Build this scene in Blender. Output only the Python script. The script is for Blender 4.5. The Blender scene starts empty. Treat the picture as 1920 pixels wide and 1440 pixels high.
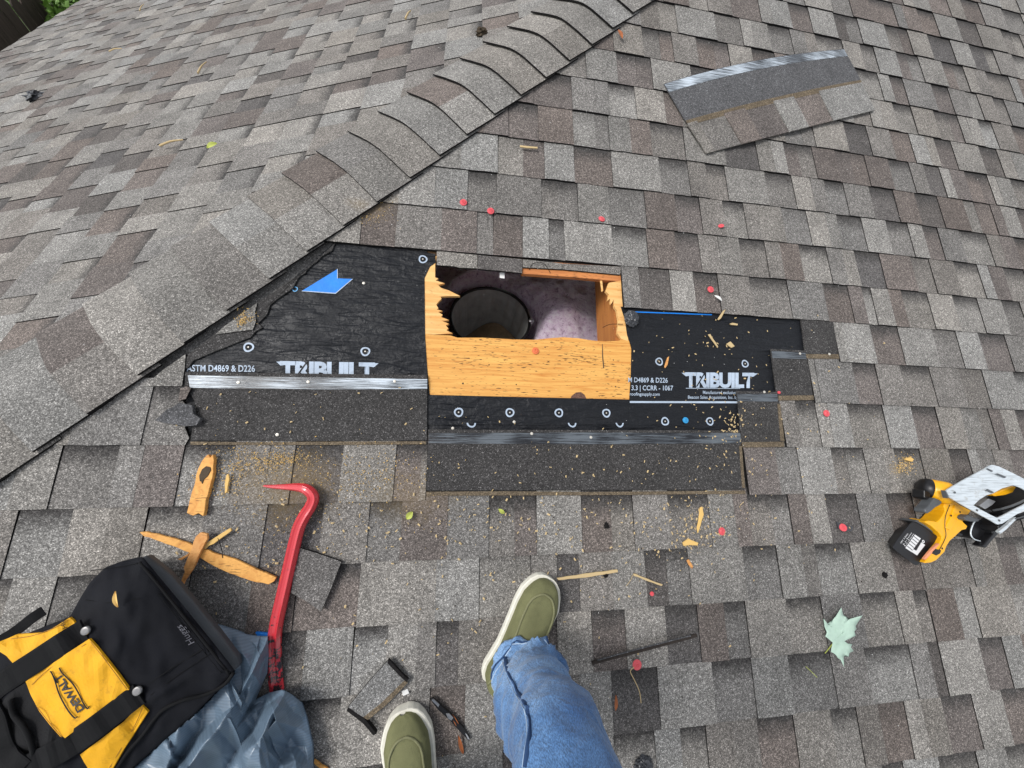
import bpy, bmesh, math, random
from mathutils import Vector, Matrix, noise
from mathutils.bvhtree import BVHTree

SC = bpy.context.scene
COL = SC.collection
rnd = random.Random(11)

# ---------------------------------------------------------------- camera
FPX = 666.3
LR = Matrix(((0.98778048, -0.03258318, -0.15240756),      # camera axes in roof-slope coordinates (u, v, n)
             (0.00362438, 0.98243967, -0.18654533),
             (0.15580947, 0.18371346, 0.97055282)))
LC = Vector((0.0, -1.8749, 0.9928))
PITCH = math.atan(4 / 12)
CP, SP = math.cos(PITCH), math.sin(PITCH)
MA = Matrix(((1, 0, 0, 0), (0, CP, -SP, 0), (0, SP, CP, 0), (0, 0, 0, 1)))        # near slope: u right, v uphill, n normal
H0 = 0.688 * CP
MB = Matrix(((0, CP, -SP, H0), (-1, 0, 0, 0), (0, SP, CP, 0), (0, 0, 0, 1)))       # far slope beyond the hip
cam_d = bpy.data.cameras.new('camera')
cam_d.sensor_width = 36
cam_d.lens = FPX / 1920 * 36
cam_d.clip_start = 0.02
cam_d.clip_end = 400
cam = bpy.data.objects.new('camera', cam_d)
COL.objects.link(cam)
cam.matrix_world = MA @ (Matrix.Translation(LC) @ LR.to_4x4())
SC.camera = cam

# ---------------------------------------------------------------- sky, sun, exposure
SUN_EL, SUN_AZ = math.radians(52), math.radians(266)      # azimuth measured from +Y towards +X
world = bpy.data.worlds.new('World')
SC.world = world
world.use_nodes = True
wn, wl = world.node_tree.nodes, world.node_tree.links
wn.clear()
sky = wn.new('ShaderNodeTexSky')
sky.sky_type = 'NISHITA'
sky.sun_disc = False
sky.sun_elevation = SUN_EL
sky.sun_rotation = SUN_AZ
hs = wn.new('ShaderNodeHueSaturation')
hs.inputs['Saturation'].default_value = 0.22              # overcast: the blue is veiled by cloud
bg = wn.new('ShaderNodeBackground')
bg.inputs['Strength'].default_value = 0.13
wo = wn.new('ShaderNodeOutputWorld')
wl.new(sky.outputs[0], hs.inputs['Color'])
wl.new(hs.outputs[0], bg.inputs['Color'])
wl.new(bg.outputs[0], wo.inputs['Surface'])
sun_d = bpy.data.lights.new('sun', 'SUN')
sun_d.energy = 1.7
sun_d.angle = math.radians(22)
sun_d.color = (1.0, 0.975, 0.945)
sun = bpy.data.objects.new('sun', sun_d)
COL.objects.link(sun)
sdir = Vector((math.sin(SUN_AZ) * math.cos(SUN_EL), math.cos(SUN_AZ) * math.cos(SUN_EL), math.sin(SUN_EL)))
sun.rotation_euler = sdir.to_track_quat('Z', 'Y').to_euler()
sun.location = sdir * 20
SC.view_settings.view_transform = 'Standard'
SC.view_settings.look = 'None'
SC.view_settings.gamma = 1
SC.view_settings.exposure = 0.85
SC.view_settings.use_curve_mapping = False
SC.cycles.diffuse_bounces = 8

# ---------------------------------------------------------------- helpers
def px(x, y, n=0.0):
    """point on the plane n above the near slope seen at photo pixel (x, y)"""
    d = LR @ Vector(((x - 960) / FPX, -(y - 720) / FPX, -1.0))
    t = (n - LC.z) / d.z
    return LC + d * t

CW = MA @ LC
def pw(x, y, Z):
    """world point at height Z seen at photo pixel (x, y)"""
    d = MA.to_3x3() @ (LR @ Vector(((x - 960) / FPX, -(y - 720) / FPX, -1.0)))
    return CW + d * ((Z - CW.z) / d.z)

ORG = {}
def place(o, frame, origin):
    o.matrix_world = frame @ Matrix.Translation(origin)
    ORG[o.name] = (frame, Vector(origin))

def tagit(o, label=None, cat=None, group=None, kind=None):
    if label: o['label'] = label
    if cat: o['category'] = cat
    if group: o['group'] = group
    if kind: o['kind'] = kind
    return o

def thing(name, origin, label, cat, group=None, frame=MA):
    o = bpy.data.objects.new(name, None)
    COL.objects.link(o)
    o.empty_display_size = 0.05
    place(o, frame, origin)
    return tagit(o, label, cat, group)

def link(name, me, mats, parent=None, frame=MA, origin=(0, 0, 0), label=None, cat=None, group=None, kind=None, smooth=False):
    """verts of me are in slope (or world) coordinates; shifts them to the thing's origin"""
    if not isinstance(mats, (list, tuple)): mats = [mats]
    for m in mats: me.materials.append(m)
    if parent is not None:
        frame, origin = ORG[parent.name]
    origin = Vector(origin)
    if origin.length > 0: me.transform(Matrix.Translation(-origin))
    o = bpy.data.objects.new(name, me)
    COL.objects.link(o)
    if parent is not None:
        o.parent = parent
        ORG[o.name] = (frame, origin)
    else:
        place(o, frame, origin)
    if smooth:
        me.polygons.foreach_set('use_smooth', [True] * len(me.polygons))
        me.update()
    return tagit(o, label, cat, group, kind)

def from_pd(verts, faces, midx=None):
    me = bpy.data.meshes.new('mesh')
    me.from_pydata([tuple(v) for v in verts], [], faces)
    if midx: me.polygons.foreach_set('material_index', midx)
    me.update()
    return me

def from_bm(bm, recalc=True):
    if recalc: bmesh.ops.recalc_face_normals(bm, faces=bm.faces)
    me = bpy.data.meshes.new('mesh')
    bm.to_mesh(me)
    bm.free()
    return me

def prism_bm(top, depth, bevel=0.0, seg=2, bm=None, flare=0.0):
    """solid with the given top ring (Vectors) and vertical depth; top rim bevelled"""
    bm2 = bmesh.new()
    t = [bm2.verts.new(p) for p in top]
    c = sum((Vector(p) for p in top), Vector()) / len(top)
    if not isinstance(depth, (list, tuple)): depth = [depth] * len(top)
    b = [bm2.verts.new(Vector(p) + Vector(((p[0] - c.x) * flare, (p[1] - c.y) * flare, -d))) for p, d in zip(top, depth)]
    n = len(top)
    bm2.faces.new(t)
    bm2.faces.new(list(reversed(b)))
    for i in range(n):
        bm2.faces.new((t[i], b[i], b[(i + 1) % n], t[(i + 1) % n]))
    bmesh.ops.recalc_face_normals(bm2, faces=bm2.faces)
    if bevel > 0:
        es = [e for e in bm2.edges if sum(v in t for v in e.verts) >= 1]
        bmesh.ops.bevel(bm2, geom=es, offset=bevel, segments=seg, profile=0.5, affect='EDGES', clamp_overlap=True)
    if bm is not None:
        m = bpy.data.meshes.new('tmp'); bm2.to_mesh(m); bm.from_mesh(m); bpy.data.meshes.remove(m); bm2.free()
        return bm
    return bm2

def ppoly(pts, n):
    return [px(p[0], p[1], p[2] if len(p) > 2 else n) for p in pts]

def prism_px(pts, n, depth, bevel=0.0, **k):
    return prism_bm(ppoly(pts, n), depth, bevel, **k)

def sweep(path, sect, up=Vector((0, 0, 1)), caps=True, bm=None):
    """path: list of Vectors; sect(i, t) -> list of (side, up) offsets"""
    bm = bm or bmesh.new()
    rings = []
    n = len(path)
    for i, p in enumerate(path):
        a, b = path[max(0, i - 1)], path[min(n - 1, i + 1)]
        tg = (b - a).normalized()
        side = tg.cross(up)
        side = side.normalized() if side.length > 1e-5 else Vector((1, 0, 0))
        u2 = side.cross(tg).normalized()
        rings.append([bm.verts.new(p + side * s + u2 * h) for s, h in sect(i, i / (n - 1))])
    m = len(rings[0])
    for i in range(n - 1):
        for k in range(m):
            bm.faces.new((rings[i][k], rings[i][(k + 1) % m], rings[i + 1][(k + 1) % m], rings[i + 1][k]))
    if caps:
        bm.faces.new(list(reversed(rings[0])))
        bm.faces.new(rings[-1])
    return bm

def circ(r, m=10, sy=1.0):
    return [(r * math.cos(2 * math.pi * k / m), r * sy * math.sin(2 * math.pi * k / m)) for k in range(m)]

def smooth_path(pts, k=6):
    """Catmull-Rom through Vectors"""
    out = []
    n = len(pts)
    for i in range(n - 1):
        p0, p1, p2, p3 = pts[max(0, i - 1)], pts[i], pts[i + 1], pts[min(n - 1, i + 2)]
        for j in range(k):
            t = j / k
            out.append(0.5 * ((2 * p1) + (p2 - p0) * t + (2 * p0 - 5 * p1 + 4 * p2 - p3) * t * t + (3 * p1 - p0 - 3 * p2 + p3) * t ** 3))
    out.append(pts[-1].copy())
    return out

def tube_px(pts, r, n=None, m=8, k=5, bm=None):
    """round tube through pixel points (x, y, n)"""
    P = smooth_path([px(p[0], p[1], p[2] if len(p) > 2 else n) for p in pts], k)
    rr = r if callable(r) else (lambda t: r)
    return sweep(P, lambda i, t: circ(rr(t), m), bm=bm)

def lathe(prof, m=24, centre=Vector((0, 0, 0)), axis=Vector((0, 0, 1)), bm=None):
    bm = bm or bmesh.new()
    q = axis.to_track_quat('Z', 'Y')
    rings = []
    for r, z in prof:
        if r < 1e-6:
            rings.append([bm.verts.new(centre + q @ Vector((0, 0, z)))])
        else:
            rings.append([bm.verts.new(centre + q @ Vector((r * math.cos(2 * math.pi * k / m), r * math.sin(2 * math.pi * k / m), z))) for k in range(m)])
    for a, b in zip(rings[:-1], rings[1:]):
        for k in range(m):
            if len(a) == 1 and len(b) == 1: continue
            if len(a) == 1: bm.faces.new((a[0], b[k], b[(k + 1) % m]))
            elif len(b) == 1: bm.faces.new((a[k], a[(k + 1) % m], b[0]))
            else: bm.faces.new((a[k], a[(k + 1) % m], b[(k + 1) % m], b[k]))
    return bm

def drape(poly, hf, lift, cuts=5, thick=0.0):
    """pixel polygon laid over a height function hf(x, y) and lifted"""
    bm = bmesh.new()
    vs = [bm.verts.new((p[0], p[1], 0)) for p in poly]
    bm.faces.new(vs)
    bmesh.ops.triangulate(bm, faces=bm.faces)
    for _ in range(cuts):
        long_e = [e for e in bm.edges if e.calc_length() > 12]
        if not long_e: break
        bmesh.ops.subdivide_edges(bm, edges=long_e, cuts=1)
        bmesh.ops.triangulate(bm, faces=bm.faces)
    top = {}
    rim = [e for e in bm.edges if len(e.link_faces) == 1]
    xy = {v: (v.co.x, v.co.y) for v in bm.verts}
    for v in list(bm.verts):
        v.co = px(v.co.x, v.co.y, hf(v.co.x, v.co.y) + lift)
    if thick > 0:
        low = {}
        for e in rim:
            for v in e.verts:
                if v not in low: low[v] = bm.verts.new(v.co - Vector((0, 0, thick)))
        for e in rim:
            a, b = e.verts
            bm.faces.new((a, b, low[b], low[a]))
    return bm

def text_me(s, bold=0.0, shear=0.0, spacing=1.0):
    cu = bpy.data.curves.new('txt', 'FONT')
    cu.body = s
    cu.size = 1
    cu.offset = bold
    cu.shear = shear
    cu.space_character = spacing
    cu.resolution_u = 3
    ob = bpy.data.objects.new('txt', cu)
    COL.objects.link(ob)
    dg = bpy.context.evaluated_depsgraph_get()
    me = bpy.data.meshes.new_from_object(ob.evaluated_get(dg))
    bpy.data.objects.remove(ob)
    bpy.data.curves.remove(cu)
    me.materials.clear()
    return me

def text_px(s, a, b, hpx, n, bold=0.0, shear=0.0, spacing=1.0, hf=None, flip=False, clip=None):
    """flat lettering whose baseline runs from pixel a to b"""
    me = text_me(s, bold, shear, spacing)
    xs = [v.co.x for v in me.vertices]; ys = [v.co.y for v in me.vertices]
    x0, x1, y0 = min(xs), max(xs), 0.0
    cap = 0.70
    A, B = Vector((a[0], a[1])), Vector((b[0], b[1]))
    e = B - A
    up = Vector((e.y, -e.x)).normalized() * hpx
    for v in me.vertices:
        t = (v.co.x - x0) / (x1 - x0)
        q = A + e * t + up * ((v.co.y - y0) / cap)
        if clip and q.y > clip: q.y = clip
        v.co = px(q.x, q.y, (hf(q.x, q.y) if hf else 0) + n)
    me.update()
    return me

# ---------------------------------------------------------------- materials
def new_mat(name, col=(0.5, 0.5, 0.5), rough=0.6, spec=0.4, metal=0.0):
    m = bpy.data.materials.new(name)
    m.use_nodes = True
    b = m.node_tree.nodes['Principled BSDF']
    b.inputs['Base Color'].default_value = (*col, 1)
    b.inputs['Roughness'].default_value = rough
    b.inputs['Specular IOR Level'].default_value = spec
    b.inputs['Metallic'].default_value = metal
    return m, m.node_tree.nodes, m.node_tree.links, b

def nd(N, t, **k):
    n = N.new(t)
    for a, v in k.items():
        if a in n.inputs: n.inputs[a].default_value = v
        else: setattr(n, a, v)
    return n

def mathn(N, L, op, a, b=None, c=None, clamp=False):
    n = N.new('ShaderNodeMath')
    n.operation = op
    n.use_clamp = clamp
    for i, v in enumerate((a, b, c)):
        if v is None: continue
        if isinstance(v, (int, float)): n.inputs[i].default_value = v
        else: L.new(v, n.inputs[i])
    return n.outputs[0]

def ramp(N, L, fac, stops):
    r = N.new('ShaderNodeValToRGB')
    el = r.color_ramp.elements
    while len(el) < len(stops): el.new(0.5)
    for e, (p, c) in zip(el, stops):
        e.position = p
        e.color = (c, c, c, 1) if isinstance(c, (int, float)) else (*c, 1)
    L.new(fac, r.inputs[0])
    return r.outputs[0]

def mixc(N, L, fac, a, b, mode='MIX'):
    n = N.new('ShaderNodeMix')
    n.data_type = 'RGBA'
    n.blend_type = mode
    for i, v in ((0, fac), (6, a), (7, b)):
        if isinstance(v, (int, float)): n.inputs[i].default_value = v
        elif isinstance(v, tuple): n.inputs[i].default_value = (*v, 1)
        else: L.new(v, n.inputs[i])
    return n.outputs[2]

def coords(N, L, scale=None):
    tc = N.new('ShaderNodeTexCoord')
    if scale is None: return tc.outputs['Object']
    mp = N.new('ShaderNodeMapping')
    mp.inputs['Scale'].default_value = scale
    L.new(tc.outputs['Object'], mp.inputs['Vector'])
    return mp.outputs[0]

def bump(N, L, b, h, strength=0.4, dist=0.002):
    bp = N.new('ShaderNodeBump')
    bp.inputs['Strength'].default_value = strength
    bp.inputs['Distance'].default_value = dist
    L.new(h, bp.inputs['Height'])
    L.new(bp.outputs[0], b.inputs['Normal'])

def granules(name, base=None, contrast=1.0, sparkle=1.0, gs=540, dirt=()):
    """ceramic granules; base colour from the 'tone' attribute of each shingle unless given"""
    m, N, L, b = new_mat(name, rough=0.92, spec=0.2)
    v = coords(N, L)
    vo = nd(N, 'ShaderNodeTexVoronoi', Scale=gs)
    L.new(v, vo.inputs['Vector'])
    sp = N.new('ShaderNodeSeparateColor')
    L.new(vo.outputs['Color'], sp.inputs[0])
    lo, hi = 1 - 0.50 * contrast, 1 + 0.56 * contrast
    g = ramp(N, L, sp.outputs[0], [(0.0, lo), (0.45, 0.5 * (lo + 1)), (0.8, 0.5 * (hi + 1)), (0.93, hi), (1.0, min(1, 1) * (1 + 1.6 * sparkle))])
    n2 = nd(N, 'ShaderNodeTexNoise', Scale=150.0, Detail=2.0, Roughness=0.7)
    L.new(v, n2.inputs['Vector'])
    g2 = ramp(N, L, n2.outputs[0], [(0.3, 0.68), (0.7, 1.3)])
    n3 = nd(N, 'ShaderNodeTexNoise', Scale=9.0, Detail=4.0, Roughness=0.6)
    L.new(v, n3.inputs['Vector'])
    g3 = ramp(N, L, n3.outputs[0], [(0.25, 0.80), (0.75, 1.17)])
    if base is None:
        at = nd(N, 'ShaderNodeAttribute', attribute_name='tone')
        c = at.outputs['Color']
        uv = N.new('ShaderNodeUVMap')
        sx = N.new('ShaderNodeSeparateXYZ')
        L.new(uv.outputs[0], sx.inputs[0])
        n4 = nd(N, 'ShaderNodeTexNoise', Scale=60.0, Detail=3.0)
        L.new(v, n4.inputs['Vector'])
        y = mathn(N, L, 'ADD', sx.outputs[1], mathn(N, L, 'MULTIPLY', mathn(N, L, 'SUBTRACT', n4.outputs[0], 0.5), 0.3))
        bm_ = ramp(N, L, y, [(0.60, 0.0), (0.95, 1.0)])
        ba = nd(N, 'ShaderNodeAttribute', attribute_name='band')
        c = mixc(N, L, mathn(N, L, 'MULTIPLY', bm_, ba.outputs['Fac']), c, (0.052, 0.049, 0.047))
    else:
        rg = N.new('ShaderNodeRGB')
        rg.outputs[0].default_value = (*base, 1)
        c = rg.outputs[0]
    for k in (g, g2, g3): c = mixc(N, L, 1.0, c, k, 'MULTIPLY')
    for (dx, dy, rad, amt) in dirt:          # films of sawdust and foot grime where they lie on the roof
        vm = N.new('ShaderNodeVectorMath'); vm.operation = 'DISTANCE'
        sz = N.new('ShaderNodeMapping'); sz.inputs['Scale'].default_value = (1, 1.6, 0)
        L.new(v, sz.inputs['Vector']); L.new(sz.outputs[0], vm.inputs[0]); vm.inputs[1].default_value = (dx, dy * 1.6, 0)
        f = mathn(N, L, 'ADD', mathn(N, L, 'DIVIDE', vm.outputs['Value'], rad), mathn(N, L, 'MULTIPLY', n2.outputs[0], 0.5))
        f = mathn(N, L, 'ADD', f, mathn(N, L, 'MULTIPLY', n3.outputs[0], 0.6))
        c = mixc(N, L, mathn(N, L, 'MULTIPLY', ramp(N, L, f, [(0.55, 1.0), (1.35, 0.0)]), amt), c, (0.26, 0.185, 0.085))
    L.new(c, b.inputs['Base Color'])
    h = mathn(N, L, 'ADD', mathn(N, L, 'MULTIPLY', sp.outputs[1], 0.6), vo.outputs['Distance'])
    bump(N, L, b, h, 0.35, 0.0012)
    return m

M = {}
M['shingle'] = granules('shingle_granules', dirt=((-0.40, -1.96, 0.36, 0.40), (-0.1, -1.99, 0.3, 0.25), (-0.28, -1.15, 0.26, 0.42), (1.43, -1.93, 0.08, 0.4)))
M['hip'] = granules('hip_granules', dirt=((-0.30, -1.17, 0.10, 0.3),))
M['shingle_far'] = granules('far_slope_granules')
M['headlap'] = granules('headlap_granules', (0.046, 0.044, 0.043), 0.9, 1.9)
M['dust'] = granules('dusty_granules', (0.125, 0.098, 0.066), 0.8, 0.6)
M['edge'] = granules('asphalt_edge', (0.010, 0.009, 0.009), 0.6, 0.5)

def fabric(name, col, rough=0.8, weave=900, amt=0.25, blotch=0.2, spec=0.25, wr=0.5, wscale=25, wd=0.006, sheen=0.0, dirt=None):
    m, N, L, b = new_mat(name, col, rough, spec)
    v = coords(N, L)
    w1 = nd(N, 'ShaderNodeTexWave', Scale=weave / 6.3, Distortion=0.5)
    w1.bands_direction = 'X'
    w2 = nd(N, 'ShaderNodeTexWave', Scale=weave / 6.3, Distortion=0.5)
    w2.bands_direction = 'Y'
    L.new(v, w1.inputs['Vector']); L.new(v, w2.inputs['Vector'])
    wv = mathn(N, L, 'MULTIPLY', w1.outputs['Fac'], w2.outputs['Fac'])
    nb = nd(N, 'ShaderNodeTexNoise', Scale=14.0, Detail=5.0, Roughness=0.65)
    L.new(v, nb.inputs['Vector'])
    c = mixc(N, L, 1.0, col, ramp(N, L, wv, [(0, 1 - amt), (1, 1 + amt)]), 'MULTIPLY')
    c = mixc(N, L, 1.0, c, ramp(N, L, nb.outputs[0], [(0.25, 1 - blotch), (0.75, 1 + blotch)]), 'MULTIPLY')
    if dirt:
        nz = nd(N, 'ShaderNodeTexNoise', Scale=38.0, Detail=6.0, Roughness=0.75)
        L.new(v, nz.inputs['Vector'])
        c = mixc(N, L, ramp(N, L, nz.outputs[0], [(0.56, 0.0), (0.72, 0.75)]), c, dirt)
    L.new(c, b.inputs['Base Color'])
    nw = nd(N, 'ShaderNodeTexNoise', Scale=float(wscale), Detail=3.0, Distortion=0.6)
    L.new(v, nw.inputs['Vector'])
    h = mathn(N, L, 'ADD', nw.outputs[0], mathn(N, L, 'MULTIPLY', wv, 0.06))
    bump(N, L, b, h, wr, wd)
    if sheen: b.inputs['Sheen Weight'].default_value = sheen
    return m

def underlay():
    m, N, L, b = new_mat('underlayment', (0.008, 0.009, 0.0115), 0.42, 0.28)
    v = coords(N, L, (7.0, 34.0, 1.0))
    a = nd(N, 'ShaderNodeTexNoise', Scale=1.3, Detail=1.0, Roughness=0.4, Distortion=1.2)
    L.new(v, a.inputs['Vector'])
    v2 = coords(N, L, (46.0, 60.0, 1.0))
    c2 = nd(N, 'ShaderNodeTexNoise', Scale=1.3, Detail=3.0, Distortion=0.8)
    L.new(v2, c2.inputs['Vector'])
    v3 = coords(N, L)
    f = nd(N, 'ShaderNodeTexNoise', Scale=420.0, Detail=1.0)
    L.new(v3, f.inputs['Vector'])
    h = mathn(N, L, 'ADD', mathn(N, L, 'ADD', a.outputs[0], mathn(N, L, 'MULTIPLY', c2.outputs[0], 0.35)), mathn(N, L, 'MULTIPLY', f.outputs[0], 0.05))
    v4 = coords(N, L, (9.0, 16.0, 1.0))
    d4 = nd(N, 'ShaderNodeTexNoise', Scale=1.0, Detail=2.0, Distortion=1.5)
    L.new(v4, d4.inputs['Vector'])
    rt = N.new('ShaderNodeMapping'); rt.inputs['Rotation'].default_value = (0, 0, 0.55); rt.inputs['Scale'].default_value = (9, 48, 1)
    L.new(v3, rt.inputs['Vector'])
    e5 = nd(N, 'ShaderNodeTexNoise', Scale=1.0, Detail=2.0, Distortion=0.6)
    L.new(rt.outputs[0], e5.inputs['Vector'])
    rdg = mathn(N, L, 'ABSOLUTE', mathn(N, L, 'SUBTRACT', d4.outputs[0], 0.5))
    h = mathn(N, L, 'ADD', h, mathn(N, L, 'MULTIPLY', e5.outputs[0], 0.9))
    L.new(ramp(N, L, d4.outputs[0], [(0.3, 0.38), (0.7, 0.66)]), b.inputs['Roughness'])
    bump(N, L, b, h, 0.95, 0.009)
    fl = ramp(N, L, f.outputs[0], [(0.35, 0.6), (0.68, 1.2), (0.78, 3.0)])
    L.new(mixc(N, L, 1.0, (0.008, 0.009, 0.0115), fl, 'MULTIPLY'), b.inputs['Base Color'])
    return m
M['underlay'] = underlay()

def film(name, silver):
    m, N, L, b = new_mat(name, (0.3, 0.3, 0.3), 0.3, 0.5)
    v = coords(N, L, (5.0, 260.0, 1.0))
    a = nd(N, 'ShaderNodeTexNoise', Scale=1.5, Detail=6.0, Roughness=0.75)
    L.new(v, a.inputs['Vector'])
    v2 = coords(N, L, (7.0, 7.0, 1.0))
    a2 = nd(N, 'ShaderNodeTexNoise', Scale=1.0, Detail=2.0)
    L.new(v2, a2.inputs['Vector'])
    s = mathn(N, L, 'ADD', mathn(N, L, 'MULTIPLY', a.outputs[0], 0.65), mathn(N, L, 'MULTIPLY', a2.outputs[0], 0.35))
    t = 0.53 - 0.04 * silver
    c = ramp(N, L, s, [(t - 0.06, (0.010, 0.011, 0.014)), (t, (0.10, 0.115, 0.13)), (t + 0.08 / max(.3, silver), (0.42 * silver + .06, 0.47 * silver + .07, 0.52 * silver + .08))])
    L.new(c, b.inputs['Base Color'])
    bump(N, L, b, a.outputs[0], 0.4, 0.002)
    return m
M['film'] = film('silver_film', 1.0)
M['film_dark'] = film('dark_film', 0.10)

def wood(name, c1, c2, dark, speck=0.7, sc=(3.0, 42.0, 42.0), rough=0.65):
    m, N, L, b = new_mat(name, c1, rough, 0.3)
    v = coords(N, L, sc)
    a = nd(N, 'ShaderNodeTexNoise', Scale=1.4, Detail=5.0, Roughness=0.6, Distortion=1.0)
    L.new(v, a.inputs['Vector'])
    c = ramp(N, L, a.outputs[0], [(0.3, c2), (0.55, c1), (0.75, tuple(min(1, k * 1.15) for k in c1))])
    v2 = coords(N, L, (55.0, 330.0, 200.0))
    s = nd(N, 'ShaderNodeTexNoise', Scale=1.0, Detail=2.0, Roughness=0.5)
    L.new(v2, s.inputs['Vector'])
    v3 = coords(N, L, (5.0, 14.0, 5.0))
    s3 = nd(N, 'ShaderNodeTexNoise', Scale=1.0, Detail=2.0)
    L.new(v3, s3.inputs['Vector'])
    k = mathn(N, L, 'ADD', s.outputs[0], mathn(N, L, 'MULTIPLY', mathn(N, L, 'SUBTRACT', s3.outputs[0], 0.5), 0.4))
    c = mixc(N, L, ramp(N, L, k, [(0.62, 0.0), (0.70, speck)]), c, dark)
    L.new(c, b.inputs['Base Color'])
    bump(N, L, b, a.outputs[0], 0.35, 0.002)
    return m
M['ply'] = wood('plywood', (0.63, 0.335, 0.088), (0.50, 0.20, 0.04), (0.04, 0.018, 0.008), 0.95, sc=(4.5, 85.0, 60.0))
M['ply_pale'] = wood('torn_plywood', (0.70, 0.42, 0.16), (0.60, 0.28, 0.075), (0.08, 0.03, 0.012), 0.5)
M['ply_edge'] = wood('plywood_edge', (0.50, 0.19, 0.06), (0.30, 0.09, 0.03), (0.05, 0.02, 0.01), 0.7)
M['splinter'] = wood('splintered_wood', (0.60, 0.30, 0.10), (0.48, 0.19, 0.05), (0.10, 0.04, 0.02), 0.5, sc=(40, 40, 40))
M['edge_stain'] = granules('resin_stain', (0.14, 0.075, 0.055), 0.6, 0.3)
M['rafter'] = wood('rafter_wood', (0.42, 0.17, 0.045), (0.30, 0.10, 0.025), (0.08, 0.03, 0.01), 0.5, sc=(30, 3, 30))
M['fence'] = wood('weathered_fence', (0.060, 0.045, 0.036), (0.032, 0.024, 0.02), (0.012, 0.01, 0.008), 0.6, sc=(30, 30, 2.5), rough=0.9)
M['straw'] = new_mat('straw', (0.47, 0.35, 0.18), 0.7)[0]
M['chip'] = new_mat('wood_chip', (0.62, 0.40, 0.13), 0.8)[0]
M['sawdust'] = new_mat('sawdust', (0.60, 0.40, 0.14), 0.9)[0]
M['print'] = fabric('white_print', (0.37, 0.44, 0.53), 0.5, weave=1500, amt=0.05, blotch=0.25, wr=0.3, dirt=(0.2, 0.23, 0.28))
M['printblue'] = fabric('blue_print', (0.012, 0.19, 0.66), 0.45, weave=1500, amt=0.05, blotch=0.2, wr=0.3)
M['printblack'] = new_mat('black_print', (0.012, 0.012, 0.013), 0.6)[0]
M['dot'] = new_mat('nail_head', (0.55, 0.52, 0.46), 0.45, 0.5, 0.3)[0]

def insulation():
    m, N, L, b = new_mat('pink_insulation', (0.70, 0.50, 0.68), 0.95, 0.1)
    v = coords(N, L)
    a = nd(N, 'ShaderNodeTexNoise', Scale=42.0, Detail=9.0, Roughness=0.85, Distortion=0.2)
    L.new(v, a.inputs['Vector'])
    L.new(ramp(N, L, a.outputs[0], [(0.36, (0.22, 0.13, 0.21)), (0.46, (0.80, 0.63, 0.80)), (0.6, (0.97, 0.90, 0.97))]), b.inputs['Base Color'])
    bump(N, L, b, a.outputs[0], 0.9, 0.03)
    return m
M['insulation'] = insulation()

def plain(name, col, rough=0.5, spec=0.4, metal=0.0, var=0.12, sc=40.0, bs=0.15, coat=0.0):
    m, N, L, b = new_mat(name, col, rough, spec, metal)
    v = coords(N, L)
    a = nd(N, 'ShaderNodeTexNoise', Scale=sc, Detail=5.0, Roughness=0.65)
    L.new(v, a.inputs['Vector'])
    L.new(mixc(N, L, 1.0, col, ramp(N, L, a.outputs[0], [(0.25, 1 - var), (0.75, 1 + var)]), 'MULTIPLY'), b.inputs['Base Color'])
    L.new(ramp(N, L, a.outputs[0], [(0.2, max(0.05, rough - 0.12)), (0.8, min(1, rough + 0.12))]), b.inputs['Roughness'])
    bump(N, L, b, a.outputs[0], bs, 0.002)
    b.inputs['Coat Weight'].default_value = coat
    return m
M['redcap'] = plain('red_plastic', (0.60, 0.075, 0.09), 0.35, 0.5, var=0.08)
M['fadedcap'] = plain('faded_plastic', (0.62, 0.15, 0.055), 0.45, 0.4, var=0.15)
M['bluecap'] = plain('blue_plastic', (0.03, 0.25, 0.5), 0.35, 0.5)
M['bucket'] = plain('bucket_rubber', (0.34, 0.35, 0.34), 0.55, 0.4, var=0.3, sc=25)
M['metal'] = plain('dull_metal', (0.50, 0.50, 0.50), 0.35, 0.5, 0.9)
M['rivet'] = plain('rivet_metal', (0.22, 0.215, 0.21), 0.35, 0.5, 0.8)
M['silt'] = plain('bucket_silt', (0.24, 0.18, 0.11), 0.8, 0.3, var=0.35, sc=30)
M['nylon'] = fabric('black_nylon', (0.0085, 0.0092, 0.0128), 0.8, weave=3200, amt=0.25, blotch=0.3, spec=0.15, wr=0.6, wscale=11, wd=0.016)
M['webbing'] = fabric('black_webbing', (0.0095, 0.0098, 0.011), 0.85, weave=1900, amt=0.8, blotch=0.25, spec=0.15, wr=0.4)
M['bagyellow'] = fabric('yellow_nylon', (0.72, 0.36, 0.008), 0.6, weave=3200, amt=0.1, blotch=0.13, wr=0.4, wscale=13, wd=0.012, dirt=(0.30, 0.14, 0.01))
M['rubber'] = plain('grey_rubber', (0.052, 0.057, 0.062), 0.6, 0.3)
M['pocket'] = fabric('pocket_lining', (0.007, 0.007, 0.008), 0.9, weave=2000)
M['chalk'] = new_mat('chalk_writing', (0.10, 0.10, 0.115), 0.8)[0]
M['piping'] = new_mat('brown_stitching', (0.30, 0.14, 0.02), 0.7)[0]

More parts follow.
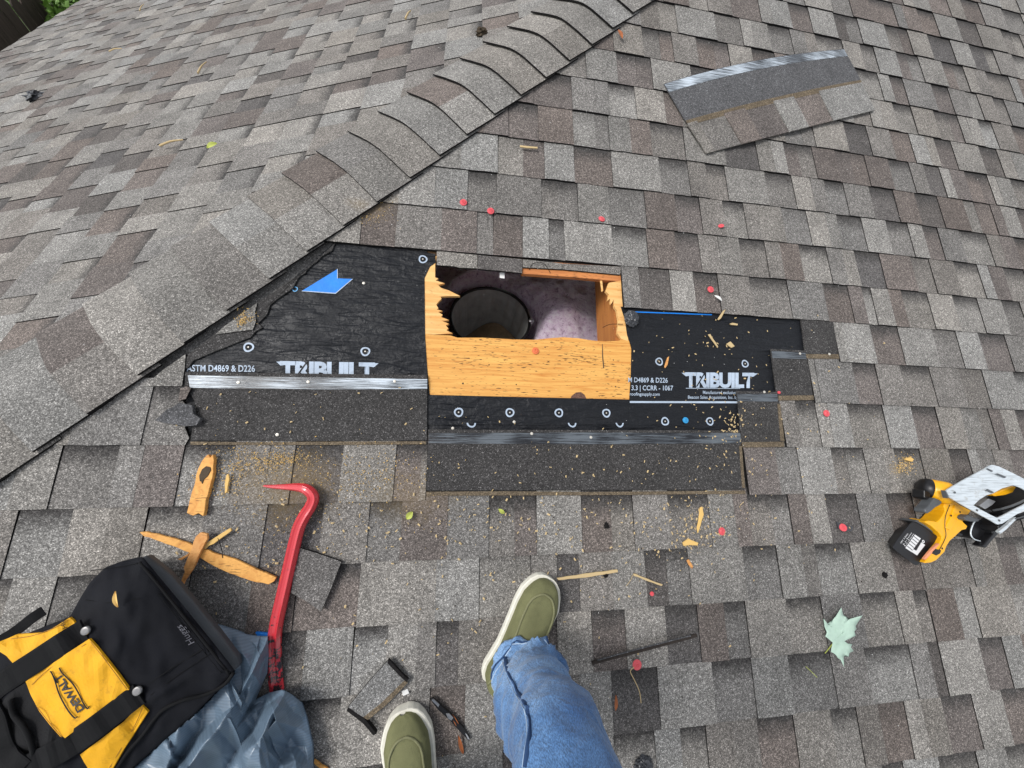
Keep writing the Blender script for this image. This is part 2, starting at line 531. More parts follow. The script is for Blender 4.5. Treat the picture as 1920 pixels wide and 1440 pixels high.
def tarpmat():
    m, N, L, b = new_mat('tarpaulin', (0.10, 0.155, 0.215), 0.30, 0.5)
    v = coords(N, L)
    w1 = nd(N, 'ShaderNodeTexWave', Scale=62.0, Distortion=1.6)
    w1.bands_direction = 'Y'
    L.new(v, w1.inputs['Vector'])
    n1 = nd(N, 'ShaderNodeTexNoise', Scale=16.0, Detail=4.0)
    L.new(v, n1.inputs['Vector'])
    c = mixc(N, L, 1.0, (0.105, 0.150, 0.200), ramp(N, L, w1.outputs['Fac'], [(0.0, 0.9), (1.0, 1.08)]), 'MULTIPLY')
    c = mixc(N, L, 1.0, c, ramp(N, L, n1.outputs[0], [(0.3, 0.8), (0.7, 1.2)]), 'MULTIPLY')
    L.new(c, b.inputs['Base Color'])
    vo = nd(N, 'ShaderNodeTexVoronoi', Scale=26.0, feature='DISTANCE_TO_EDGE')
    L.new(v, vo.inputs['Vector'])
    h = mathn(N, L, 'ADD', mathn(N, L, 'MULTIPLY', n1.outputs[0], 1.0), mathn(N, L, 'MULTIPLY', w1.outputs['Fac'], 0.03))
    bump(N, L, b, h, 0.3, 0.008)
    return m
M['tarp'] = tarpmat()

def redbar():
    m, N, L, b = new_mat('red_paint', (0.62, 0.05, 0.07), 0.24, 0.5)
    v = coords(N, L)
    a = nd(N, 'ShaderNodeTexNoise', Scale=70.0, Detail=6.0, Roughness=0.7)
    L.new(v, a.inputs['Vector'])
    at = nd(N, 'ShaderNodeAttribute', attribute_name='wear')
    k = mathn(N, L, 'ADD', a.outputs[0], mathn(N, L, 'MULTIPLY', at.outputs['Fac'], 0.22))
    L.new(mixc(N, L, ramp(N, L, k, [(0.63, 0.0), (0.68, 1.0)]), (0.50, 0.028, 0.038), (0.030, 0.018, 0.018)), b.inputs['Base Color'])
    bump(N, L, b, a.outputs[0], 0.15, 0.002)
    b.inputs['Coat Weight'].default_value = 0.3
    return m
M['redbar'] = redbar()
M['sole'] = plain('white_sole', (0.62, 0.60, 0.52), 0.7, 0.3, var=0.12, sc=90)
M['canvas'] = fabric('olive_canvas', (0.150, 0.152, 0.072), 0.9, weave=4200, amt=0.25, blotch=0.25, wr=0.4, wscale=30, wd=0.004, dirt=(0.085, 0.088, 0.045))
M['seam'] = fabric('olive_piping', (0.19, 0.19, 0.10), 0.85, weave=3000)
M['lace'] = fabric('olive_lace', (0.04, 0.045, 0.02), 0.85, weave=3000)

def denim():
    m, N, L, b = new_mat('denim', (0.06, 0.14, 0.32), 0.9, 0.15)
    v = coords(N, L)
    a = nd(N, 'ShaderNodeTexNoise', Scale=7.0, Detail=5.0, Roughness=0.6)
    L.new(v, a.inputs['Vector'])
    c = ramp(N, L, a.outputs[0], [(0.30, (0.035, 0.090, 0.215)), (0.5, (0.082, 0.172, 0.335)), (0.68, (0.19, 0.31, 0.49))])
    w = nd(N, 'ShaderNodeTexNoise', Scale=900.0, Detail=1.0)
    v2 = coords(N, L, (1.0, 1.0, 0.25))
    L.new(v2, w.inputs['Vector'])
    c = mixc(N, L, 1.0, c, ramp(N, L, w.outputs[0], [(0.35, 0.65), (0.65, 1.35)]), 'MULTIPLY')
    L.new(c, b.inputs['Base Color'])
    n2 = nd(N, 'ShaderNodeTexNoise', Scale=24.0, Detail=3.0, Distortion=1.0)
    L.new(v, n2.inputs['Vector'])
    bump(N, L, b, mathn(N, L, 'ADD', n2.outputs[0], mathn(N, L, 'MULTIPLY', w.outputs[0], 0.12)), 0.7, 0.010)
    b.inputs['Sheen Weight'].default_value = 0.2
    return m
M['denim'] = denim()
M['denim_dark'] = fabric('denim_seam', (0.03, 0.07, 0.17), 0.9, weave=2500, amt=0.4)
M['thread'] = new_mat('pale_thread', (0.36, 0.46, 0.58), 0.9)[0]
M['skin'] = plain('skin', (0.52, 0.28, 0.19), 0.5, 0.4, var=0.08)
M['shirt'] = fabric('grey_shirt', (0.11, 0.11, 0.115), 0.9, weave=2500)
M['hair'] = plain('brown_hair', (0.035, 0.02, 0.012), 0.6, 0.4, var=0.4, sc=120, bs=0.6)
M['sawyellow'] = plain('yellow_plastic', (0.74, 0.36, 0.006), 0.38, 0.5, var=0.08)
M['blackplastic'] = plain('black_plastic', (0.008, 0.008, 0.009), 0.38, 0.35, var=0.2)
M['greyplastic'] = plain('grey_plastic', (0.07, 0.075, 0.08), 0.45, 0.45)
def platemat():
    m, N, L, b = new_mat('brushed_plate', (0.6, 0.65, 0.68), 0.42, 0.5, 0.35)
    v = coords(N, L)
    r_ = N.new('ShaderNodeMapping'); r_.inputs['Rotation'].default_value = (0, 0, 0.6); r_.inputs['Scale'].default_value = (20, 420, 20)
    L.new(v, r_.inputs['Vector'])
    a = nd(N, 'ShaderNodeTexNoise', Scale=1.0, Detail=4.0, Distortion=0.4); L.new(r_.outputs[0], a.inputs['Vector'])
    c = nd(N, 'ShaderNodeTexNoise', Scale=45.0, Detail=5.0, Roughness=0.7); L.new(v, c.inputs['Vector'])
    col = mixc(N, L, 1.0, (0.56, 0.61, 0.64), ramp(N, L, a.outputs[0], [(0.32, 0.55), (0.45, 1.0), (0.7, 1.15)]), 'MULTIPLY')
    col = mixc(N, L, ramp(N, L, c.outputs[0], [(0.55, 0.0), (0.72, 0.6)]), col, (0.30, 0.27, 0.22))
    L.new(col, b.inputs['Base Color'])
    bump(N, L, b, a.outputs[0], 0.2, 0.001)
    return m
M['plate'] = platemat()
M['sticker'] = plain('white_sticker', (0.62, 0.62, 0.62), 0.5, 0.4, var=0.05)
M['pinkline'] = plain('orange_contact', (0.65, 0.25, 0.13), 0.5)
M['leafpale'] = plain('leaf_underside', (0.45, 0.60, 0.49), 0.6, 0.3, var=0.1, sc=60)
M['leafgreen'] = plain('green_leaf', (0.10, 0.19, 0.028), 0.55, 0.35, var=0.3, sc=3)
M['leafyellow'] = plain('yellow_green_leaf', (0.36, 0.40, 0.08), 0.6, 0.3, var=0.2)
M['leafbrown'] = plain('brown_leaf', (0.28, 0.09, 0.03), 0.6, 0.3, var=0.3)
M['twig'] = plain('dark_twig', (0.035, 0.028, 0.024), 0.9, 0.2, var=0.4, sc=120)
M['bark'] = plain('bark', (0.06, 0.045, 0.03), 0.9, 0.2, var=0.4)
M['paper'] = plain('white_scrap', (0.65, 0.65, 0.63), 0.6)
M['grass'] = plain('lawn', (0.05, 0.075, 0.025), 0.9, 0.2, var=0.5, sc=6)
M['flashing'] = plain('torn_membrane', (0.035, 0.037, 0.042), 0.35, 0.5, var=0.5, sc=60, bs=0.5)
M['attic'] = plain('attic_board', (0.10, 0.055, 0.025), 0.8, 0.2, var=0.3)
M['drywall'] = plain('drywall', (0.45, 0.44, 0.42), 0.9, 0.2)

# ================================================================ setting: ground, roof
E0 = 0.143
WC = (-0.00898207, 0.01634821, -0.0049774, -0.00479053, 0.00551150, -0.00045073, -0.00046741, -0.00136369, -0.00055015, -0.00022562)
def warp(u, v):
    u = min(2.7, max(-1.1, u)); v = min(0.15, max(-2.8, v))
    return sum(a * b for a, b in zip(WC, (1, u, v, u * u, u * v, v * v, u ** 3, u * u * v, u * v * v, v ** 3)))

g = from_pd([(-60, -60, -3.75), (60, -60, -3.75), (60, 60, -3.75), (-60, 60, -3.75)], [(0, 1, 2, 3)])
link('ground', g, M['grass'], frame=Matrix.Identity(4), kind='structure', label='grass yard below the eaves')

K = 1 / CP
def hip_u(v): return H0 + v * CP
# deck of the near slope, with the cut opening left out
dn = -0.005
HU0, HU1, HV0, HV1 = -0.098, 0.535, -1.735, -1.292
dv, df = [], []
def quad(u00, u01, u10, u11, va, vb):
    i = len(dv)
    dv.extend([(u00, va, dn), (u01, va, dn), (u11, vb, dn), (u10, vb, dn)])
    df.append((i, i + 1, i + 2, i + 3))
quad(hip_u(-4.6), 6.5, hip_u(HV0), 6.5, -4.6, HV0)
quad(hip_u(HV0), HU0, hip_u(HV1), HU0, HV0, HV1)
quad(HU1, 6.5, HU1, 6.5, HV0, HV1)
quad(hip_u(HV1), 6.5, hip_u(3.2), 6.5, HV1, 3.2)
M['deck'] = granules('far_shingles', (0.15, 0.145, 0.138))
roofA = link('roof', from_pd(dv, df), M['deck'], kind='structure', label='near roof slope of grey shingles with a repair opening cut in it')
# deck of the far slope: local x = -Y, y uphill
dwb = [(-9.0, -4.74), (4.74 * CP, -4.74), (-3.2 * CP, 3.2), (-9.0, 3.2)]
roofB = link('roof', from_pd([(x, y, dn) for x, y in dwb], [(0, 1, 2, 3)]), M['deck'], frame=MB, kind='structure', label='far roof slope of grey shingles beyond the hip')

TONES = dict(L=(0.212, 0.202, 0.187), M=(0.160, 0.150, 0.139), B=(0.130, 0.112, 0.102), D=(0.098, 0.090, 0.085), G=(0.186, 0.175, 0.160))
def tone(ch):
    c = TONES[ch]; k = rnd.uniform(0.88, 1.12); t = rnd.uniform(-0.025, 0.025)
    return (c[0] * k * (1 + t), c[1] * k, c[2] * k * (1 - t))
def pick(s): return rnd.choice(s)

def clip_poly(poly, f):
    out = []
    n = len(poly)
    for i in range(n):
        a, b = poly[i], poly[(i + 1) % n]
        fa, fb = f(a), f(b)
        if fa >= 0: out.append(a)
        if (fa >= 0) != (fb >= 0):
            t = fa / (fa - fb)
            out.append((a[0] + (b[0] - a[0]) * t, a[1] + (b[1] - a[1]) * t))
    return out

def cell_poly(u0, u1, vb, vt, slant=0.0, seg=3, j=0.0012):
    pts = []
    for k in range(seg + 1):
        t = k / seg
        pts.append((u0 + (u1 - u0) * t, vb + (rnd.uniform(-j, j) if 0 < k < seg else rnd.uniform(-j, j) * 0.6)))
    pts += [(u1 + slant, vt), (u0 + slant, vt)]
    return pts

class Cells:
    """collects shingle faces; each can become its own object or join a mass"""
    def __init__(self): self.items = []
    def add(self, poly, vb, raised, ton, band, warpf=None, jag=None, e=E0, nb=None, nt=None):
        if len(poly) < 3: return
        area = abs(sum(poly[i][0] * poly[(i + 1) % len(poly)][1] - poly[(i + 1) % len(poly)][0] * poly[i][1] for i in range(len(poly)))) / 2
        if area < 2e-4: return
        lift = 0.0025 if raised else 0.0
        nbv = 0.0096 + rnd.uniform(-0.0003, 0.0005) if nb is None else nb
        V, UV = [], []
        for (u, v) in poly:
            t = (v - vb) / e
            n = nbv + (0.0052 - nbv) * min(1.15, max(-0.05, t)) + lift
            dv_ = warpf(u, v) if warpf else 0
            V.append(Vector((u, v + dv_, n)))
            UV.append((u * 3, t))
        self.items.append((V, UV, ton, band, 0.0045 + lift + 0.003, area))
    def mesh(self, items):
        vs, fs, mi, uvs, tn, bd = [], [], [], [], [], []
        for V, UV, ton, band, th, _ in items:
            i = len(vs); n = len(V)
            vs.extend(V); vs.extend([p - Vector((0, 0, th)) for p in V])
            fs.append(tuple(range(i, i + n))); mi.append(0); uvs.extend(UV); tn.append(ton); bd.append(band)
            for k in range(n):
                k2 = (k + 1) % n
                fs.append((i + k, i + n + k, i + n + k2, i + k2)); mi.append(1)
                uvs.extend([UV[k], UV[k], UV[k2], UV[k2]]); tn.append(ton); bd.append(0.0)
        me = from_pd(vs, fs, mi)
        ul = me.uv_layers.new(name='UVMap')
        ul.data.foreach_set('uv', [c for p in uvs for c in p])
        a = me.attributes.new('tone', 'FLOAT_COLOR', 'FACE')
        a.data.foreach_set('color', [c for t in tn for c in (*t, 1)])
        b = me.attributes.new('band', 'FLOAT', 'FACE')
        b.data.foreach_set('value', bd)
        return me

def project(frame, P):
    q = LR.transposed() @ ((MA.inverted() @ (frame @ P)) - LC)
    if q.z > -0.05: return None
    return 960 + FPX * q.x / -q.z, 720 - FPX * q.y / -q.z

def emit(cells, parent, frame, limit=296, mat='shingle'):
    vis, rest = [], []
    for it in cells.items:
        c = sum(it[0], Vector()) / len(it[0])
        p = project(frame, c)
        if p and -40 < p[0] < 1960 and -40 < p[1] < 1480:
            pp = [project(frame, w) for w in it[0]]
            a = abs(sum(pp[i][0] * pp[(i + 1) % len(pp)][1] - pp[(i + 1) % len(pp)][0] * pp[i][1] for i in range(len(pp)))) / 2 if all(pp) else 0
            vis.append((a, it))
        else: rest.append(it)
    vis.sort(key=lambda t: -t[0])
    for a, it in vis[:limit]:
        link('shingle', cells.mesh([it]), [M[mat], M['edge']], parent)
    rest += [it for a, it in vis[limit:]]
    if rest:
        o = link('shingles', cells.mesh(rest), [M[mat], M['edge']], parent)
        o['kind'] = 'stuff'

ROWS = {0: [1.663, 1.904, 2.137, 2.385, 2.655], 1: [0.944, 1.186, 1.433, 1.683, 1.951, 2.192, 2.445], 2: [0.799, 1.085, 1.318, 1.738, 1.976, 2.226, 2.492], 3: [0.529, 0.771, 1.855, 2.1, 2.262, 2.418], 4: [0.418, 0.674, 1.638, 1.864, 2.111, 2.159, 2.301], 5: [0.362, 0.601, 1.342, 1.606, 1.819, 2.036, 2.284], 6: [0.241, 0.491, 0.778, 1.075, 1.324, 1.566, 1.782, 1.936, 2.189], 7: [0.26, 0.496, 0.784, 0.93, 1.21, 1.438, 1.67, 1.887, 2.157], 8: [0.102, 0.37, 0.608, 0.988, 1.249, 1.49, 1.847, 2.093], 9: [-0.061, 0.186, 0.322, 0.604, 0.795, 1.052, 1.308, 1.54, 1.77, 2.003], 10: [0.851, 1.12, 1.371, 1.469, 1.723, 1.958], 11: [1.28, 1.316, 1.553, 1.815, 2.048], 12: [1.156, 1.18, 1.425, 1.657, 1.893], 13: [-0.738, 1.023, 1.157, 1.421, 1.644, 1.879], 14: [-0.895, -0.646, -0.399, 0.872, 1.063, 1.312, 1.538, 1.741, 1.783], 15: [-0.949, -0.698, -0.447, -0.208, -0.013, 0.222, 0.501, 0.738, 1.007, 1.254, 1.469], 16: [-0.85, -0.36, -0.036, 0.338, 0.659, 0.945, 1.204, 1.452, 1.647], 17: [-0.222, -0.075, 0.025, 0.275, 0.46, 0.822, 1.071, 1.336, 1.454, 1.627], 18: [0.044, 0.543, 0.821, 1.078, 1.46, 1.707], 19: [0.668, 0.931, 1.299, 1.545], 20: [1.26, 1.517]}

def row_cells(lines, u0, u1):
    """[(ua, ub, raised, tone, band)] between u0 and u1; each line is the step edge of a raised tab"""
    L = sorted(lines)
    full = []
    x = u0 - rnd.uniform(0, 0.2)
    for l in L + [u1 + 0.3]:
        while l - x > 0.345:
            full.append(x); x += rnd.uniform(0.2, 0.28)
        full.append(x); x = l
    full = sorted(set(full + [u1 + 0.3]))
    out = []
    for a, b in zip(full[:-1], full[1:]):
        D = b - a
        if b < u0 or a > u1: continue
        if D < 0.07:
            out.append((a, b - 0.001, True, tone(pick('LMG')), 0)); continue
        f = a + D * rnd.uniform(0.42, 0.62)
        t1, t2 = pick('LLLGGMMMB'), pick('MMDBBGLB')
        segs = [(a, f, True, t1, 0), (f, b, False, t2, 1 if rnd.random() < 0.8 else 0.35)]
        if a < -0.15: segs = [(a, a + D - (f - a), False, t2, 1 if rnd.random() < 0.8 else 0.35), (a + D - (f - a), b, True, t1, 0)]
        for (p, q, r, t, bd) in segs:
            if q - p > 0.12 and rnd.random() < 0.5:
                m = p + (q - p) * rnd.uniform(0.35, 0.65)
                t3 = pick('LMGB') if r else pick('MBGM')
                out += [(p, m, r, tone(t), bd), (m, q, r, tone(t3), bd)]
            else: out.append((p, q, r, tone(t), bd))
    return out

hipA = lambda off: (lambda p: (p[0] - H0) - p[1] * CP + off)
def UX(x, y): return px(x, y, 0.008).x
cA = Cells()
for j in range(-14, 33):
    vb = -j * E0
    vt = vb + E0 + 0.022
    lo, hi = hip_u(vb) - 0.1, 4.6
    cells = row_cells(ROWS.get(j, []), lo, hi)
    spans = [(lo, hi)]
    if j == 10: spans = [(UX(1168, 550), hi)]
    if j == 11: spans = [(UX(1566, 640), hi)]
    if j == 12: spans = [(UX(1520, 710), hi)]
    if j == 13: spans = [(UX(1467, 790), hi), (lo, UX(357, 780))]
    if j == 14: spans = [(UX(1398, 880), hi), (lo, UX(800, 880))]
    for (ua, ub, r, t, bd) in cells:
        for (s0, s1) in spans:
            a, b = max(ua, s0), min(ub, s1)
            if b - a < 0.006: continue
            pl = cell_poly(a, b, vb + rnd.uniform(-0.0004, 0.0004), vt, rnd.uniform(-0.002, 0.002))
            if j == 13 and s1 < 0 and b > s1 - 0.002:       # torn end beside the opening
                pl = [(a, vb)] + [(b + q, vb + E0 * w) for q, w in ((0.0, 0.0), (0.006, 0.12), (-0.008, 0.3), (0.0, 0.42), (-0.03, 0.55), (-0.012, 0.66), (-0.028, 0.8), (-0.005, 1.1))] + [(a, vt)]
            pl = clip_poly(pl, hipA(-0.045))
            cA.add(pl, vb, r, t, bd, warp)
# narrow cut strip left above the opening, and torn remains beside the hip
def px_cell(pts, raised, t, band, n):
    P = [px(x, y, n) for x, y in pts]
    cA.items.append((P, [(p.x * 3, 0.3) for p in P], tone(t), band, 0.008, 1))
px_cell([(819, 470), (819, 497), (850, 499), (862, 502), (895, 503), (895, 478)], False, 'L', 0, 0.0072)
px_cell([(896, 478), (896, 504), (940, 508), (979, 512), (979, 486)], False, 'D', 0, 0.0072)
px_cell([(980, 486), (980, 501), (1055, 505), (1055, 494)], False, 'G', 0, 0.0068)
px_cell([(1056, 494), (1056, 505), (1163, 515), (1164, 500)], False, 'M', 0, 0.0066)
px_cell([(420, 612), (482, 568), (478, 585), (480, 602), (474, 618), (440, 622), (404, 627)], False, 'G', 0, 0.010)
px_cell([(348, 664), (346, 690), (341, 724), (270, 724), (305, 694)], True, 'G', 0, 0.009)
emit(cA, roofA, MA)

# torn dark membrane and felt between hip caps and underlayment
bm = prism_px([(560, 520), (628, 456), (622, 470), (604, 480), (592, 492), (578, 500), (572, 512), (560, 518), (549, 540), (538, 548), (520, 560), (506, 572), (500, 590), (484, 606), (492, 614), (478, 622), (470, 632), (450, 640), (420, 652), (390, 664), (362, 676), (352, 690), (340, 690), (350, 668), (420, 612), (480, 568)], 0.0065, 0.004)
link('torn_felt', from_bm(bm), M['headlap'], roofA)

# far slope cells
cB = Cells()
EB = 0.1455
for k in range(-3, 31):
    wb = -0.484 - (k - 1) * EB
    wt = wb + EB + 0.022
    x = -3.6 - rnd.uniform(0, 0.2)
    hi = (-wb * CP) + 0.1
    wl_ = rnd.uniform(-0.002, 0.002)
    wb += wl_
    while x < min(hi, 4.9):
        a = rnd.uniform(0.08, 0.17); b = rnd.uniform(0.07, 0.15)
        for (p, q, r) in ((x, x + a, True), (x + a, x + a + b, False)):
            t = pick('LLGGMMMB') if r else pick('MMBBDGLL')
            pl = cell_poly(p, q, wb, wt, rnd.uniform(-0.002, 0.002), 2)
            pl = clip_poly(pl, lambda P: -P[1] - P[0] * K - 0.05)
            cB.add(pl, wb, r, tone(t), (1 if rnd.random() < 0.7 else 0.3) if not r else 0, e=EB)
        x += a + b
emit(cB, roofB, MB, mat='shingle_far')

# hip caps: curved shingles lapping up the hip
hx = Vector((CP, CP, SP)); hx.normalize()
ep = Vector((1, -1, 0)).normalized()
en = ep.cross(hx); en = en if en.z > 0 else -en
LA = (MA.to_3x3() @ Vector((1, -1 / 1.0, 0)))
tA = MA.to_3x3() @ Vector((1 / CP, -1, 0)).normalized()
sphi = -tA.dot(en); cphi = tA.dot(ep)
tphi = sphi / cphi
HP = Vector((H0, 0, 0))
def cap_point(s, q, lift):
    y = q * cphi
    r = 0.045
    return HP + hx * s + ep * y + en * (lift - tphi * (math.sqrt(y * y + r * r) - r * 0.55))
CAPT = 'GLGLGGLBLGMBGLMGLBLGBLGLBLGMGLGM'
ncap = 0
for i in range(-14, 30):
    sb = -0.215 - 0.1245 * i
    q0, q1 = -0.158 + rnd.uniform(-.006, .004), 0.149 + rnd.uniform(-.003, .003)
    nq, ns = 14, 3
    skew = rnd.uniform(-0.006, 0.006)
    vs, fs, mi = [], [], []
    for a in range(ns + 1):
        for b in range(nq + 1):
            q = q0 + (q1 - q0) * b / nq
            s = sb + a / ns * 0.175 + skew * (b / nq - 0.5) + rnd.uniform(-0.0006, 0.0006)
            vs.append(cap_point(s, q, 0.0215 - 0.0130 * a / ns))
    n1 = len(vs)
    vs += [v - en * 0.0050 for v in vs]
    w = nq + 1
    for a in range(ns):
        for b in range(nq):
            fs.append((a * w + b, a * w + b + 1, (a + 1) * w + b + 1, (a + 1) * w + b)); mi.append(0)
    rim = [b for b in range(w)] + [a * w + nq for a in range(1, ns + 1)] + [ns * w + b for b in range(nq - 1, -1, -1)] + [a * w for a in range(ns - 1, 0, -1)]
    for p, q in zip(rim, rim[1:] + rim[:1]):
        fs.append((p, p + n1, q + n1, q)); mi.append(1)
    me = from_pd([MA.inverted() @ v for v in vs], fs, mi)
    t = tone(CAPT[i % len(CAPT)])
    at = me.attributes.new('tone', 'FLOAT_COLOR', 'FACE')
    half = rnd.random() < 0.3
    t2 = tone(pick('GML')) if half else t
    cl = []
    for f in range(len(fs)):
        cl += [*(t2 if (half and mi[f] == 0 and f % nq > 7) else t), 1]
    at.data.foreach_set('color', cl)
    link('hip_cap', me, [M['hip'], M['edge']], roofA, smooth=False)

# underlayment
UL = link('underlayment', from_bm(prism_px([(628, 454), (700, 458), (816, 476), (817, 492), (806, 500), (796, 521), (797, 630), (801, 690), (806, 742), (806, 760), (350, 760), (346, 690), (352, 672), (470, 628), (500, 575), (560, 512)], 0.0018, 0.0016)), M['underlay'], roofA)
UR = link('underlayment', from_bm(prism_px([(1164, 575), (1505, 590), (1560, 640), (1520, 760), (1400, 830), (798, 830), (798, 740), (1000, 745), (1180, 749), (1183, 700), (1184, 650), (1176, 628), (1172, 600)], 0.0018, 0.0016)), M['underlay'], roofA)
PT = link('underlayment', from_bm(prism_px([(801, 741), (900, 743), (1050, 746), (1179, 749), (1178, 796), (1000, 797), (900, 796), (801, 797)], 0.0042, 0.0022, 0.0006)), M['underlay'], roofA)

def ring(par, x, y, n, r0=0.0085, r1=0.0128, half=False, mat='print', dot=True):
    c = px(x, y, n)
    bm = bmesh.new()
    m = 28
    a0, a1 = (math.pi, 2 * math.pi) if half else (0, 2 * math.pi)
    kk = m if not half else m // 2
    R = []
    for k in range(kk + (1 if half else 0)):
        a = a0 + (a1 - a0) * k / kk
        w = 1 + 0.04 * math.sin(3 * a + x)
        R.append((bm.verts.new(c + Vector((r0 * w * math.cos(a), r0 * w * math.sin(a), 0))), bm.verts.new(c + Vector((r1 * w * math.cos(a), r1 * w * math.sin(a), 0)))))
    for k in range(len(R) if not half else len(R) - 1):
        p, q = R[k], R[(k + 1) % len(R)]
        bm.faces.new((p[0], p[1], q[1], q[0]))
    link('nail_target', from_bm(bm), M[mat], par)
    if dot and not half:
        link('nail_head', from_bm(lathe([(0.0022, 0), (0.002, 0.0012), (0, 0.0016)], 10, c)), M['dot'], par)
for x, y in ((793, 486), (466, 651), (685, 659)): ring(UL, x, y, 0.0026)
ring(UL, 553, 542, 0.0026, 0.005, 0.0075, False, 'bluecap', False)
for x, y in ((1236, 678), (1397, 682), (1247, 790), (1331, 790)): ring(UR, x, y, 0.0026)
for x, y in ((860, 773), (956, 773.5), (1048, 774), (1137, 774.5)): ring(PT, x, y, 0.0050)
for x, y in ((884, 793), (1073, 793), (1162, 793)): ring(UR, x, y, 0.0046, half=True)

def lettering(par, *a, mat='print', **k):
    link('lettering', text_px(*a, **k), M[mat], par)
lettering(UL, 'ASTM D4869 & D226', (350, 696), (478, 697), 12, 0.0026, bold=0.012)
# the big word, its foot hidden under the next shingle
BW = 'TRIBUILT'
def bigword(par, x0, y0, x1, y1, h):
    me = text_px(BW, (x0, y0), (x1, y1), h, 0.0026, bold=0.045, shear=0.0, spacing=0.92)
    link('lettering', me, M['print'], par)
    # serif flags at both ends of the word and the slit through it
    link('lettering', from_bm(prism_px([(x0 - 6, y0 - h), (x0 + 14, y0 - h), (x0 + 12, y0 - h * 0.8), (x0 + 2, y0 - h * 0.75)], 0.0027, 0.0003)), M['print'], par)
    link('lettering', from_bm(prism_px([(x1 - 14, y1 - h), (x1 + 7, y1 - h), (x1 - 2, y1 - h * 0.75), (x1 - 12, y1 - h * 0.8)], 0.0027, 0.0003)), M['print'], par)
    link('lettering', from_bm(prism_px([(x0 + (x1 - x0) * 0.16, y0), (x0 + (x1 - x0) * 0.18, y0), (x0 + (x1 - x0) * 0.30, y0 - h), (x0 + (x1 - x0) * 0.28, y0 - h)], 0.0029, 0.0003)), M['underlay'], par)
bigword(UL, 524, 708, 703, 711, 30)
bigword(UR, 1284, 725, 1414, 726, 26)
lettering(UR, 'M D4869 & D226', (1178, 716.5), (1252, 717.5), 9, 0.0026, bold=0.012)
lettering(UR, '3.3 | CCRR - 1067', (1184, 731.5), (1262, 732), 9, 0.0026, bold=0.012)
lettering(UR, 'roofingsupply.com', (1181, 741.5), (1237, 742), 6, 0.0026, bold=0.008)
lettering(UR, 'Manufactured exclusively', (1318, 738.5), (1384, 739), 6, 0.0026, bold=0.008)
lettering(UR, 'Beacon Sales Acquisition, Inc. by', (1290, 747.5), (1384, 748), 6, 0.0026, bold=0.008)
link('print_line', from_bm(prism_px([(1181, 752), (1385, 752.5), (1385, 756), (1181, 755.5)], 0.0026, 0.0004)), M['print'], UR)
link('print_line', from_bm(prism_px([(1286, 727.5), (1388, 728), (1388, 729), (1286, 728.5)], 0.0026, 0.0004)), M['print'], UR)
link('print_line', from_bm(prism_px([(1182, 583.5), (1335, 589), (1335, 591), (1182, 585.5)], 0.0026, 0.0004)), M['printblue'], UR)
link('print_arrow', from_bm(prism_px([(565, 546), (632, 505), (632, 522), (661, 523), (629, 550)], 0.0027, 0.0004)), M['printblue'], UL)
for poly in ([(565, 546), (566.5, 545), (629, 549), (629, 551)], [(629, 551), (629, 549), (660, 523), (662, 523)], [(632, 504), (633.3, 504), (633.3, 522), (632, 522)]):
    link('print_line', from_bm(prism_px(poly, 0.0031, 0.0004)), M['print'], UL)

# headlaps laid bare where the upper shingles were pulled off
def headlap(pts, n, strips, depth=0.005):
    h = link('shingle', from_bm(prism_px(pts, n, depth, 0.0008, seg=1)), M['headlap'], roofA, label='dark headlap of a shingle laid bare')
    for nm, mat, poly, dn_ in strips:
        link(nm, from_bm(prism_px(poly, n + dn_, 0.0012)), M[mat], h)
headlap([(347, 697), (480, 699), (640, 701), (801, 703), (801, 826), (600, 827), (357, 826), (361, 800), (372, 772), (362, 748), (352, 730), (346, 712)], 0.0095,
        [('sealant_film', 'film', [(352, 704), (500, 706), (801, 711), (801, 729), (640, 730), (500, 729), (356, 727)], 0.0012),
         ('dust_line', 'dust', [(357, 828), (480, 829.5), (600, 828), (799, 827.5), (799, 833), (600, 834.5), (357, 834)], 0.0010)])
headlap([(803, 805), (1000, 806), (1387, 807), (1397, 918), (1100, 919), (799, 920)], 0.0125,
        [('sealant_film', 'film_dark', [(804, 812), (1100, 811), (1388, 812), (1390, 831), (1100, 833), (804, 831)], 0.0012),
         ('dust_line', 'dust', [(799, 922), (950, 921), (1100, 922.5), (1397, 920), (1398, 926), (1100, 928.5), (799, 929.5)], 0.0010),
         ('dust_line', 'dust', [(1386, 836), (1391, 836), (1397, 915), (1392, 915)], 0.0011)])
for k in range(6):
    x = 905 + k * 62
    bmr = bmesh.new()
    # embossed slots of the dark film
    P = [(x + 14 * math.cos(a) * (1 if True else 1), 821.5 + 4.2 * math.sin(a)) for a in [2 * math.pi * q / 14 for q in range(14)]]
headlap([(1381, 733), (1457, 735), (1462, 760), (1470, 834), (1391, 834), (1385, 752)], 0.0105,
        [('sealant_film', 'film_dark', [(1382, 738), (1457, 739), (1459, 753), (1384, 752)], 0.0012),
         ('dust_line', 'dust', [(1391, 829), (1470, 828), (1471, 838), (1392, 839)], 0.0010),
         ('dust_line', 'dust', [(1458, 757), (1463, 757), (1471, 827), (1464, 827)], 0.0011)])
headlap([(1446, 654), (1510, 657), (1517, 690), (1525, 746), (1458, 745), (1452, 700)], 0.0095,
        [('sealant_film', 'film_dark', [(1447, 658), (1510, 661), (1512, 673), (1449, 671)], 0.0012),
         ('dust_line', 'dust', [(1459, 742), (1525, 741), (1526, 750), (1460, 751)], 0.0010)])
headlap([(1502, 598), (1562, 603), (1571, 640), (1575, 668), (1511, 666), (1507, 630)], 0.0085,
        [('dust_line', 'dust', [(1511, 664), (1574, 664), (1576, 673), (1513, 672)], 0.0012)])
